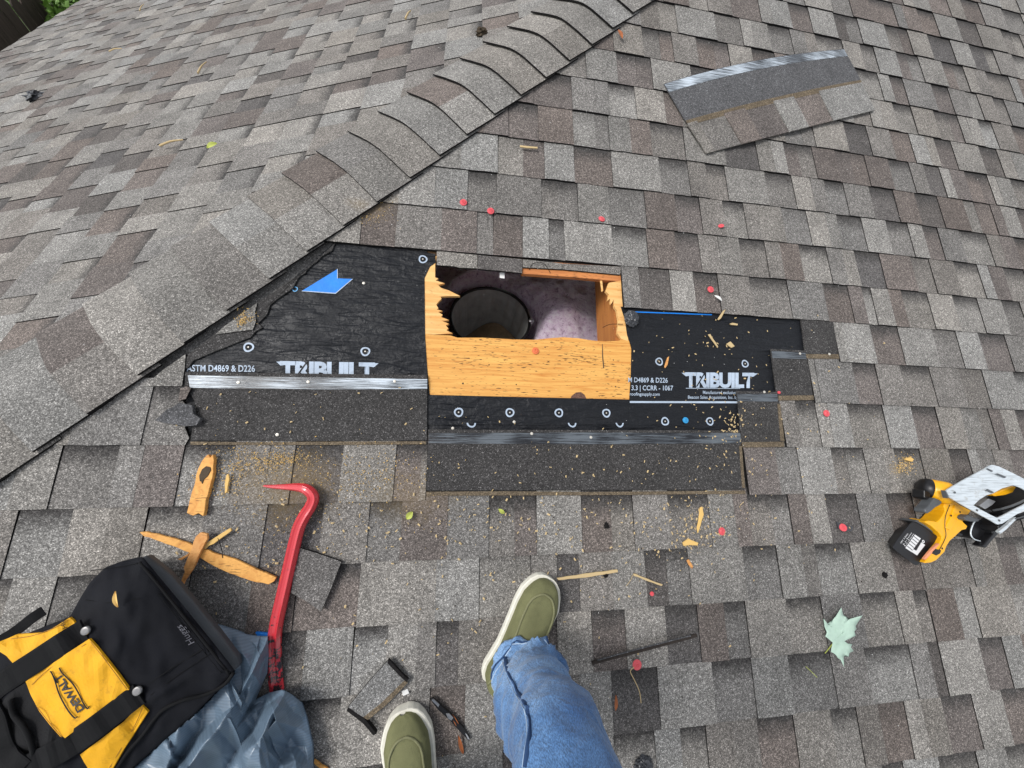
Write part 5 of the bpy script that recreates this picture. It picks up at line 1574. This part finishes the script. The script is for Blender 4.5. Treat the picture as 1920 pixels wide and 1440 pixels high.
# base plate with the blade window
BP = [(806, 482, .104), (830, 462, .105), (1000, 362, .112), (1250, 228, .124), (1278, 205, .126), (1330, 190, .128), (1400, 208, .131), (1560, 285, .138), (1720, 366, .144), (1900, 460, .150), (1985, 520, .152), (1900, 560, .150), (1720, 680, .142), (1600, 745, .136), (1435, 850, .126), (1385, 862, .124), (1300, 812, .120), (1150, 732, .113), (960, 625, .107), (850, 560, .104)]
HOLE = [(1110, 645, .114), (1180, 580, .117), (1260, 530, .121), (1330, 512, .125), (1430, 455, .131), (1560, 418, .136), (1640, 445, .140), (1760, 510, .145), (1800, 560, .146), (1680, 640, .139), (1560, 700, .133), (1430, 770, .127), (1380, 788, .124), (1300, 750, .121), (1200, 695, .117)]
def plate_bm(outer, hole, th):
    bm = bmesh.new()
    o = [bm.verts.new(px(*zs(p[0], p[1]), p[2])) for p in outer]
    h = [bm.verts.new(px(*zs(p[0], p[1]), p[2])) for p in hole]
    es = [bm.edges.new((o[i], o[(i + 1) % len(o)])) for i in range(len(o))] + [bm.edges.new((h[i], h[(i + 1) % len(h)])) for i in range(len(h))]
    bmesh.ops.triangle_fill(bm, use_beauty=True, edges=es)
    hp = [Vector((p[0], p[1])) for p in hole]
    def inside(x, y):
        c = False
        for i in range(len(hp)):
            a, b = hp[i], hp[(i + 1) % len(hp)]
            if (a.y > y) != (b.y > y) and x < (b.x - a.x) * (y - a.y) / (b.y - a.y) + a.x: c = not c
        return c
    idx = {v: outer[i] for i, v in enumerate(o)}; idx.update({v: hole[i] for i, v in enumerate(h)})
    kill = [f for f in bm.faces if inside(sum(idx[v][0] for v in f.verts) / 3, sum(idx[v][1] for v in f.verts) / 3)]
    bmesh.ops.delete(bm, geom=kill, context='FACES_ONLY')
    r = bmesh.ops.extrude_face_region(bm, geom=list(bm.faces))
    bmesh.ops.translate(bm, verts=[e for e in r['geom'] if isinstance(e, bmesh.types.BMVert)], vec=Vector((0, 0, -th)))
    return bm
bp = link('base_plate', from_bm(plate_bm(BP, HOLE, 0.0035)), M['plate'], sw)
for poly in ([(1262, 236, .1262), (1275, 228, .1266), (1335, 258, .130), (1322, 268, .1296)], [(1365, 292, .133), (1385, 285, .1335), (1485, 325, .138), (1465, 338, .1375)], [(1256, 478, .1238), (1275, 462, .1245), (1345, 498, .128), (1325, 508, .1275)]):
    part('slot', [(p[0], p[1], p[2] + 0.0012) for p in poly], 0, 0.002, 'greyplastic', 0, par=bp)
for (x, y, n_) in ((1150, 700, .1145), (1400, 815, .1252), (900, 500, .1088)):
    link('screw', from_bm(lathe([(.0032, 0), (.003, .0012), (.0012, .0014), (0, .0006)], 12, px(*zs(x, y), n_))), M['greyplastic'], bp)
part('rim_flange', [(800, 478, .103), (812, 482, .103), (836, 558, .102), (826, 568, .102)], 0, 0.012, 'greyplastic', 0.001)
# blade, fixed guard and spring guard seen in the window
bc = px(*zs(1560, 640), 0.075)
bm = bmesh.new()
pts = []
for k in range(72):
    a = 2 * math.pi * k / 72
    r = 0.083 if k % 3 == 0 else 0.0805
    pts.append(bc + Vector((math.cos(a) * r, 0, 0)) + Vector((0, 0, 0)))
bax = Vector((0.50, -0.80, 0.32)).normalized()
q1 = bax.cross(Vector((0, 0, 1))).normalized(); q2 = bax.cross(q1).normalized()
pts = [bc + (q1 * math.cos(2 * math.pi * k / 72) + q2 * math.sin(2 * math.pi * k / 72)) * (0.066 if k % 3 == 0 else 0.063) for k in range(72)]
bm = bmesh.new()
a = [bm.verts.new(p - bax * 0.0008) for p in pts]; b = [bm.verts.new(p + bax * 0.0008) for p in pts]
bm.faces.new(a); bm.faces.new(b[::-1])
for k in range(72): bm.faces.new((a[k], b[k], b[(k + 1) % 72], a[(k + 1) % 72]))
link('blade', from_bm(bm), M['metal'], sw)
def arc_band(r0, r1, a0, a1, off, w, n=22):
    bm = bmesh.new()
    rows = []
    for k in range(n + 1):
        t = a0 + (a1 - a0) * k / n
        d = q1 * math.cos(t) + q2 * math.sin(t)
        rows.append([bm.verts.new(bc + bax * off + d * r0), bm.verts.new(bc + bax * off + d * r1), bm.verts.new(bc + bax * (off + w) + d * r1), bm.verts.new(bc + bax * (off + w) + d * r0)])
    for p, q in zip(rows[:-1], rows[1:]):
        for i in range(4): bm.faces.new((p[i], p[(i + 1) % 4], q[(i + 1) % 4], q[i]))
    bm.faces.new(rows[0]); bm.faces.new(rows[-1][::-1])
    return bm
link('upper_guard', from_bm(arc_band(0.0, 0.078, 0, math.pi * 2, -0.022, 0.012)), M['blackplastic'], sw)
link('upper_guard', from_bm(arc_band(0.068, 0.074, 0.2, 6.0, -0.02, 0.034)), M['blackplastic'], sw)
link('lower_guard', from_bm(arc_band(0.079, 0.081, 0.0, 6.2, -0.012, 0.006)), M['metal'], sw)
link('guard_glint_rim', from_bm(arc_band(0.0785, 0.0805, 0.0, 6.2, 0.004, 0.003)), M['greyplastic'], sw)  # lighter grey rims: highlights of the black guard put into the colour
link('guard_glint_rim', from_bm(arc_band(0.0765, 0.0785, 0.0, 6.2, -0.032, 0.006)), M['greyplastic'], sw)
link('bracket', from_bm(prism_px([zs(1180, 650) , zs(1290, 570), zs(1370, 600), zs(1330, 640), zs(1250, 690)], 0.095, 0.02, 0.002)), M['metal'], sw)
part('gear_housing', [(1330, 520), (1440, 470), (1560, 428), (1600, 440), (1560, 500), (1480, 530), (1360, 545)], 0.095, 0.05, 'sawyellow', 0.003)
part('dust_chute', [(1110, 790), (1180, 800), (1290, 830), (1330, 870), (1310, 950), (1250, 1010), (1215, 1040), (1150, 1030), (1105, 1000), (1085, 940), (1090, 860)], 0.058, 0.056, 'blackplastic', 0.006)
loop = [(1150, 790, .066), (1110, 850, .064), (1082, 930, .062), (1085, 985, .062), (1120, 1025, .062), (1170, 1042, .062), (1220, 1050, .062), (1250, 1030, .062), (1265, 990, .062), (1320, 960, .064)]
link('guard_rim', from_bm(tube_px([zs(p[0], p[1]) + (p[2],) for p in loop], 0.0018, m=8, k=4)), M['plate'], sw, smooth=True)
part('guard_lever', [(1205, 1105), (1240, 1075), (1330, 960), (1320, 910), (1365, 880), (1410, 905), (1405, 960), (1330, 1040), (1255, 1128)], 0.075, 0.022, 'blackplastic', 0.003)
part('fence_rail', [(1400, 940), (1500, 860), (1620, 745), (1640, 742), (1600, 800), (1480, 920), (1420, 965)], 0.105, 0.008, 'plate', 0.001)
part('guard_body', [(1390, 880), (1450, 840), (1570, 770), (1640, 720), (1600, 790), (1500, 880), (1410, 950)], 0.098, 0.05, 'blackplastic', 0.003)
part('spring_box', [(1010, 780), (1060, 750), (1120, 780), (1200, 800), (1170, 830), (1090, 830), (1030, 815)], 0.082, 0.03, 'greyplastic', 0.003)

# ================================================================ the person standing on the roof
UPV = Vector((0, SP, CP))                   # true vertical in slope coordinates
def shoe_frame(toe, heel_dir, L):
    ax = -heel_dir.normalized()
    return toe - ax * L, ax
SL = 0.264
def shoe_h(t):      # top height of the upper along the shoe, 0 heel to 1 toe
    pts = [(0, .062), (.1, .075), (.3, .082), (.45, .078), (.6, .066), (.75, .054), (.88, .047), (.96, .036), (1, .022)]
    for (a, ha), (b, hb_) in zip(pts, pts[1:]):
        if t <= b: return ha + (hb_ - ha) * (t - a) / (b - a)
    return .022
def shoe_w(t):      # half width
    pts = [(0, .018), (.03, .027), (.1, .034), (.3, .035), (.5, .043), (.68, .0495), (.8, .049), (.9, .039), (.96, .028), (.99, .016), (1, .006)]
    for (a, ha), (b, hb_) in zip(pts, pts[1:]):
        if t <= b: return ha + (hb_ - ha) * (t - a) / (b - a)
    return .006
def build_shoe(par, toe, dirv, mirror):
    O, ax = shoe_frame(toe, dirv, SL)
    sd = ax.cross(Vector((0, 0, 1)))
    def W(t, y, z): 
        y2 = y * mirror
        return O + ax * (t * SL) + sd * (y2 + mirror * 0.006 * math.sin(t * math.pi)) + Vector((0, 0, z))
    N_, Mr = 40, 18
    ts = [0.5 - 0.5 * math.cos(math.pi * i / N_) for i in range(N_ + 1)]
    # sole
    bm = bmesh.new()
    ringl = []
    for z, k in ((0.011, 0.97), (0.013, 1.06), (0.022, 1.10), (0.034, 1.08), (0.036, 1.02)):
        rg = []
        for t in ts: rg.append(bm.verts.new(W(t * 1.03 - 0.012, shoe_w(t) * k + 0.004, z)))
        for t in reversed(ts[1:-1]): rg.append(bm.verts.new(W(t * 1.03 - 0.012, -shoe_w(t) * k - 0.004, z)))
        ringl.append(rg)
    n = len(ringl[0])
    for a, b in zip(ringl[:-1], ringl[1:]):
        for k in range(n): bm.faces.new((a[k], a[(k + 1) % n], b[(k + 1) % n], b[k]))
    bm.faces.new(ringl[-1]); bm.faces.new(ringl[0][::-1])
    sh = link('shoe', from_bm(bm), M['sole'], par)
    sh.name = 'shoe'
    def S(t, s):      # upper surface, s -1..1 across
        w = shoe_w(t) * 0.99; h = shoe_h(t)
        a = s * math.pi / 2
        y = w * math.copysign(abs(math.sin(a)) ** 0.75, a)
        z = 0.034 + (h - 0.012) * abs(math.cos(a)) ** 0.62
        wr = 0.0022 * noise.noise(Vector((t * 16, s * 4, mirror))) * (1 if abs(s) < 0.7 else 0.2)
        return W(t, y, z + wr)
    vs, fs = [], []
    for i in range(N_ + 1):
        for j in range(Mr + 1): vs.append(S(ts[i], -1 + 2 * j / Mr))
    for i in range(N_):
        for j in range(Mr):
            a = i * (Mr + 1) + j
            fs.append((a, a + Mr + 1, a + Mr + 2, a + 1))
    bm = bmesh.new(); m_ = from_pd(vs, fs); bm.from_mesh(m_)
    bmesh.ops.remove_doubles(bm, verts=bm.verts, dist=0.0004)
    link('upper', from_bm(bm), M['canvas'], sh, smooth=True)
    P = []
    for k in range(41):
        a = math.pi * (k / 40) 
        t = 0.42 + 0.47 * math.sin(a) ** 0.55
        s = 0.50 * math.cos(a) * (1.0 if t < 0.7 else 1.05)
        P.append(S(t, s) + Vector((0, 0, 0.0012)))
    link('toe_seam', from_bm(sweep(P, lambda i, t: circ(0.0027, 7))), M['seam'], sh, smooth=True)
    for (t0, s0, t1, s1, tm) in ((.44, -.50, .50, .48, .46), (.47, -.50, .45, .5, .52), (.40, -.4, .47, .5, .44)):
        P = smooth_path([S(t0, s0) + Vector((0, 0, .002)), S(tm, (s0 + s1) / 2) + Vector((0, 0, .005)), S(t1, s1) + Vector((0, 0, .002))], 6)
        link('lace', from_bm(sweep(P, lambda i, t: circ(0.0014, 6))), M['lace'], sh, smooth=True)
    P = [S(0.02 + 0.36 * (1 - abs(2 * k / 24 - 1)) ** 1.0 + 0.02, -0.62 + 1.24 * k / 24) + Vector((0, 0, .0015)) for k in range(25)]
    link('collar', from_bm(sweep(P, lambda i, t: circ(0.0030, 7))), M['seam'], sh, smooth=True)
    # sole ribbing
    return O, ax
per = thing('person', px(880, 1330, 0), 'person in blue jeans and olive canvas shoes standing on the roof', 'person')
toeR, toeL = px(1030, 1086, 0.03), px(756, 1333, 0.03)
dR = px(939, 1262, 0.03) - px(1028, 1102, 0.03); dL = px(776, 1440, 0.03) - px(757, 1345, 0.03)
for v in (toeR, toeL, dR, dL): v.z = 0.0
OR_, aR = build_shoe(per, toeR, dR, 1)
OL_, aL = build_shoe(per, toeL, dL, -1)
ankR = OR_ + aR * 0.075 + Vector((0, 0, 0.10)); ankL = OL_ + aL * 0.065 + Vector((0, 0, 0.10))
kneeR = px(1052, 1412, 0.385)
foot_mid = (ankR + ankL) * 0.5
hipC = Vector((0.16, 0, 0))
camh = LC
fwd = Vector((0, CP, -SP))                    # horizontal towards the slope
pel = LC - fwd * 0.36 - UPV * 0.18 + Vector((0.07, 0, 0))
hipR, hipL = pel + Vector((0.10, 0, 0)) - UPV * 0.09, pel + Vector((-0.10, 0, 0)) - UPV * 0.09
kneeL = (hipL + ankL) * 0.5 + fwd * 0.02 + Vector((-0.03, 0, 0))
chest = pel + UPV * 0.42 - fwd * 0.02; neck = pel + UPV * 0.56; head = pel + UPV * 0.70 + fwd * 0.06
def skin(name, verts, edges, radii, root, sub=2):
    me = bpy.data.meshes.new('mesh')
    me.from_pydata([tuple(v) for v in verts], edges, [])
    ob = bpy.data.objects.new('tmp', me)
    COL.objects.link(ob)
    md = ob.modifiers.new('skin', 'SKIN')
    md.use_smooth_shade = True
    for i, sv in enumerate(me.skin_vertices[0].data):
        r = radii[i]
        sv.radius = r if isinstance(r, tuple) else (r, r)
        sv.use_root = (i == root)
    s2 = ob.modifiers.new('sub', 'SUBSURF'); s2.levels = sub; s2.render_levels = sub
    dg = bpy.context.evaluated_depsgraph_get()
    out = bpy.data.meshes.new_from_object(ob.evaluated_get(dg))
    bpy.data.objects.remove(ob)
    out.materials.clear()
    return out
shR, shL = chest + Vector((0.19, 0, 0)) + UPV * 0.06, chest + Vector((-0.19, 0, 0)) + UPV * 0.06
elR, elL = shR - UPV * 0.27 - fwd * 0.04 + Vector((0.08, 0, 0)), shL - UPV * 0.27 - fwd * 0.04 + Vector((-0.08, 0, 0))
wrR, wrL = LC - fwd * 0.13 + Vector((0.12, 0, 0)) + UPV * 0.0, LC - fwd * 0.13 + Vector((-0.10, 0, 0))
BV = [pel, pel + UPV * 0.2, chest, neck, head, head + UPV * 0.11 + fwd * 0.01, hipR, kneeR, ankR - Vector((0, 0, 0.04)), hipL, kneeL, ankL - Vector((0, 0, 0.04)), shR, elR, wrR, shL, elL, wrL, ankR + aR * 0.10 - Vector((0, 0, .055)), ankL + aL * 0.10 - Vector((0, 0, .055))]
BE = [(0, 1), (1, 2), (2, 3), (3, 4), (4, 5), (0, 6), (6, 7), (7, 8), (0, 9), (9, 10), (10, 11), (2, 12), (12, 13), (13, 14), (2, 15), (15, 16), (16, 17), (8, 18), (11, 19)]
BR_ = [(.12, .09), (.12, .09), (.15, .10), .055, (.075, .09), (.06, .075), .055, .028, .030, .055, .028, .030, .055, .042, .028, .055, .042, .028, .022, .022]
def add_hand(w, d, out, s):
    """palm, four fingers and a thumb as chains off the wrist"""
    i0 = len(BV)
    lat = d.cross(UPV).normalized()
    palm = w + d * 0.06
    BV.append(palm); BR_.append((.030, .016)); BE.append((14 if s > 0 else 17, i0))
    for k, L in enumerate((0.062, 0.074, 0.070, 0.054)):
        b = palm + d * 0.035 + lat * (0.028 - 0.018 * k)
        j = len(BV)
        BV.extend([b, b + d * L * 0.5 - out * 0.008, b + d * L * 0.8 - out * 0.03]); BR_.extend([.009, .0085, .007])
        BE.extend([(i0, j), (j, j + 1), (j + 1, j + 2)])
    j = len(BV)
    tb = palm + lat * 0.034 * 1 - d * 0.015
    BV.extend([tb, tb + lat * 0.022 + d * 0.022, tb + lat * 0.026 + d * 0.048]); BR_.extend([.011, .0095, .008])
    BE.extend([(i0, j), (j, j + 1), (j + 1, j + 2)])
BV.append(kneeR * 0.6 + hipR * 0.4 - fwd * 0.05); BR_.append(.045); BE.remove((6, 7)); BE.extend([(6, len(BV) - 1), (len(BV) - 1, 7)])
add_hand(wrR, (UPV * 0.8 + fwd * 0.1).normalized(), fwd, 1)
add_hand(wrL, (UPV * 0.8 + fwd * 0.1).normalized(), fwd, -1)
link('body', skin('body', BV, BE, BR_, 0), M['skin'], per, smooth=True)
# shirt, hair
me = skin('shirt', [pel - UPV * 0.07, pel + UPV * 0.2, chest, neck - UPV * 0.02, shR, shR * 0.45 + elR * 0.55, shL, shL * 0.45 + elL * 0.55], [(0, 1), (1, 2), (2, 3), (2, 4), (4, 5), (2, 6), (6, 7)], [(.155, .125), (.145, .115), (.175, .12), .07, .075, .066, .075, .066], 0)
link('shirt', me, M['shirt'], per, smooth=True)
bm = bmesh.new()
bmesh.ops.create_icosphere(bm, subdivisions=4, radius=1)
for v in bm.verts:
    d = v.co.normalized()
    v.co = head + UPV * 0.055 - fwd * 0.018 + (Vector((1, 0, 0)) * d.x * 0.098 + fwd * d.y * 0.105 + UPV * max(-0.3 if d.y < 0.1 else 0.15, d.z) * 0.11) * (1 + 0.03 * noise.noise(d * 9))
link('hair', from_bm(bm), M['hair'], per, smooth=True)
# face: eyes, nose, mouth, ears
for s in (-1, 1):
    bm = bmesh.new(); bmesh.ops.create_uvsphere(bm, u_segments=12, v_segments=8, radius=0.012)
    bmesh.ops.translate(bm, verts=bm.verts, vec=head + fwd * 0.083 + UPV * 0.03 + Vector((0.033 * s, 0, 0)))
    link('eye', from_bm(bm), M['sticker'], per, smooth=True)
    link('ear', from_bm(lathe([(0, 0), (.012, .002), (.02, .01), (.022, .018), (0, .012)], 14, head + Vector((0.078 * s, 0, 0)) + UPV * 0.015, Vector((s, 0, 0)))), M['skin'], per, smooth=True)
link('nose', from_bm(sweep([head + fwd * 0.088 + UPV * 0.03, head + fwd * 0.104 + UPV * 0.002, head + fwd * 0.11 - UPV * 0.008, head + fwd * 0.09 - UPV * 0.014], lambda i, t: circ(0.008 + 0.006 * t, 8))), M['skin'], per, smooth=True)
link('mouth', from_bm(sweep([head + fwd * 0.086 - UPV * 0.04 + Vector((x, 0, 0)) for x in (-0.024, -0.01, 0.01, 0.024)], lambda i, t: circ(0.005, 6))), M['redcap'], per, smooth=True)

# jeans: two wrinkled legs and the seat
def leg_tube(pts, rads, seed, ns=70, m=56):
    P = smooth_path(pts, ns // (len(pts) - 1))
    R = []
    nseg = len(pts) - 1
    for i in range(len(P)):
        t = i / (len(P) - 1) * nseg
        k = min(nseg - 1, int(t)); f = t - k
        R.append(rads[k] + (rads[k + 1] - rads[k]) * f)
    bm = bmesh.new()
    rings = []
    up = -fwd
    for i, p in enumerate(P):
        tg = (P[min(len(P) - 1, i + 1)] - P[max(0, i - 1)]).normalized()
        s = tg.cross(Vector((0.3, 1, 0))).normalized(); u = s.cross(tg).normalized()
        rg = []
        tt = i / (len(P) - 1)
        for k in range(m):
            a = 2 * math.pi * k / m
            d = s * math.cos(a) + u * math.sin(a)
            q = p + d * R[i]
            low = max(0, 1 - tt / 0.45)
            w = 0.014 * noise.noise(Vector((q.x * 8 + seed, q.y * 8, q.z * 22))) * (0.5 + 1.2 * low)
            w += 0.016 * low * abs(noise.noise(Vector((q.x * 14, q.y * 14 + seed, q.z * 40)))) + 0.006 * noise.noise(q * 30)
            w += 0.016 * (0.25 + low) * (1 - abs(noise.noise(Vector((q.x * 10 + q.z * 6, q.y * 10 - seed, q.z * 17 + q.x * 12)))) * 2) ** 4
            w += 0.004 * math.sin(q.z * 95 + 3 * math.cos(a * 1.0 + seed)) * low
            rg.append(bm.verts.new(q + d * w))
        rings.append(rg)
    # turned hem: inner wall
    inner = [bm.verts.new(v.co + (P[0] - v.co) * 0.08 + (P[1] - P[0]).normalized() * 0.002) for v in rings[0]]
    inn2 = [bm.verts.new(v.co + (P[3] - P[0])) for v in inner]
    for A_, B_ in zip([inn2, inner] + rings[:-1], [inner] + rings):
        for k in range(m): bm.faces.new((A_[k], A_[(k + 1) % m], B_[(k + 1) % m], B_[k]))
    bm.faces.new(rings[-1])
    return bm
hemR = px(992, 1256, 0.085)
calfR = px(1006, 1322, 0.22)
jr = leg_tube([hemR, px(994, 1290, 0.135), calfR, px(1032, 1362, 0.30), kneeR, kneeR * 0.6 + hipR * 0.4 - fwd * 0.05, hipR + UPV * 0.02], [0.060, 0.070, 0.074, 0.075, 0.074, 0.080, 0.095], 1.3)
hemL = OL_ + aL * 0.055 + Vector((0, 0, 0.075))
jl = leg_tube([hemL, hemL * 0.6 + kneeL * 0.4, kneeL, kneeL * 0.5 + hipL * 0.5, hipL + UPV * 0.02], [0.066, 0.07, 0.074, 0.088, 0.10], 5.7)
jm = bmesh.new()
for b in (jr, jl):
    m_ = from_bm(b); jm.from_mesh(m_)
m_ = skin('seat', [hipR * 0.8 + kneeR * 0.2, hipR, pel, hipL, hipL * 0.8 + kneeL * 0.2, pel + UPV * 0.10], [(0, 1), (1, 2), (2, 3), (3, 4), (2, 5)], [.095, .105, (.15, .12), .105, .095, (.15, .12)], 2)
jm.from_mesh(m_)
jeans = link('jeans', from_bm(jm), M['denim'], per, smooth=True)
jt = BVHTree.FromPolygons([tuple(v.co + ORG[per.name][1]) for v in jeans.data.vertices], [tuple(p.vertices) for p in jeans.data.polygons])
def on_jeans(x, y, off):
    d = (LR @ Vector(((x - 960) / FPX, -(y - 720) / FPX, -1.0))).normalized()
    h = jt.ray_cast(LC + d * 0.05, d)
    return (h[0] + h[1] * (off if h[1].dot(d) < 0 else -off)) if h[0] else None
for nm, mat, r, pts in (('side_seam', 'denim_dark', 0.0045, [(947, 1232), (951, 1252), (960, 1275), (972, 1298), (985, 1318), (993, 1345), (994, 1375), (990, 1405), (986, 1439)]),
                        ('thread', 'thread', 0.0010, [(941, 1236), (946, 1256), (955, 1280), (967, 1302), (979, 1322), (987, 1348), (988, 1377), (984, 1407), (980, 1439)])):
    Q = [on_jeans(x, y, 0.0004) for x, y in pts]
    Q = [q for q in Q if q]
    if len(Q) > 2:
        link(nm, from_bm(sweep(smooth_path(Q, 5), lambda i, t: circ(r, 7, 0.35))), M[mat], jeans, smooth=True)

for y0 in (0.010, 0.014):
    ringp = []
    cz = hemR
    tg = (px(994, 1290, 0.135) - hemR).normalized()
    s_ = tg.cross(Vector((0.3, 1, 0))).normalized(); u_ = s_.cross(tg).normalized()
    for k in range(49):
        a = 2 * math.pi * k / 48
        d = s_ * math.cos(a) + u_ * math.sin(a)
        o_ = hemR + tg * (y0 + 0.006) + d * 0.2
        h = jt.ray_cast(o_, -d)
        if h[0]: ringp.append(h[0] + d * 0.0006)
    if len(ringp) > 20:
        link('hem_stitching', from_bm(sweep(ringp, lambda i, t: circ(0.0011 if y0 > 0.012 else 0.002, 6))), M['denim_dark'] if y0 < 0.012 else M['thread'], jeans, smooth=True)

bm = bmesh.new()
bmesh.ops.create_icosphere(bm, subdivisions=4, radius=1)
c0 = px(1207, 1436, 0.012)
for v in bm.verts:
    d = v.co.normalized()
    r = 1 + 0.45 * abs(noise.noise(d * 2.6 + Vector((4, 1, 0)))) - 0.3 * abs(noise.noise(d * 6))
    v.co = c0 + Vector((d.x * 0.022 * r, d.y * 0.020 * r, max(-0.4, d.z) * 0.014 * r))
single('membrane_scrap', bm, 'flashing', 'crumpled black scrap at the bottom edge right of the blue jeans', 'scrap')
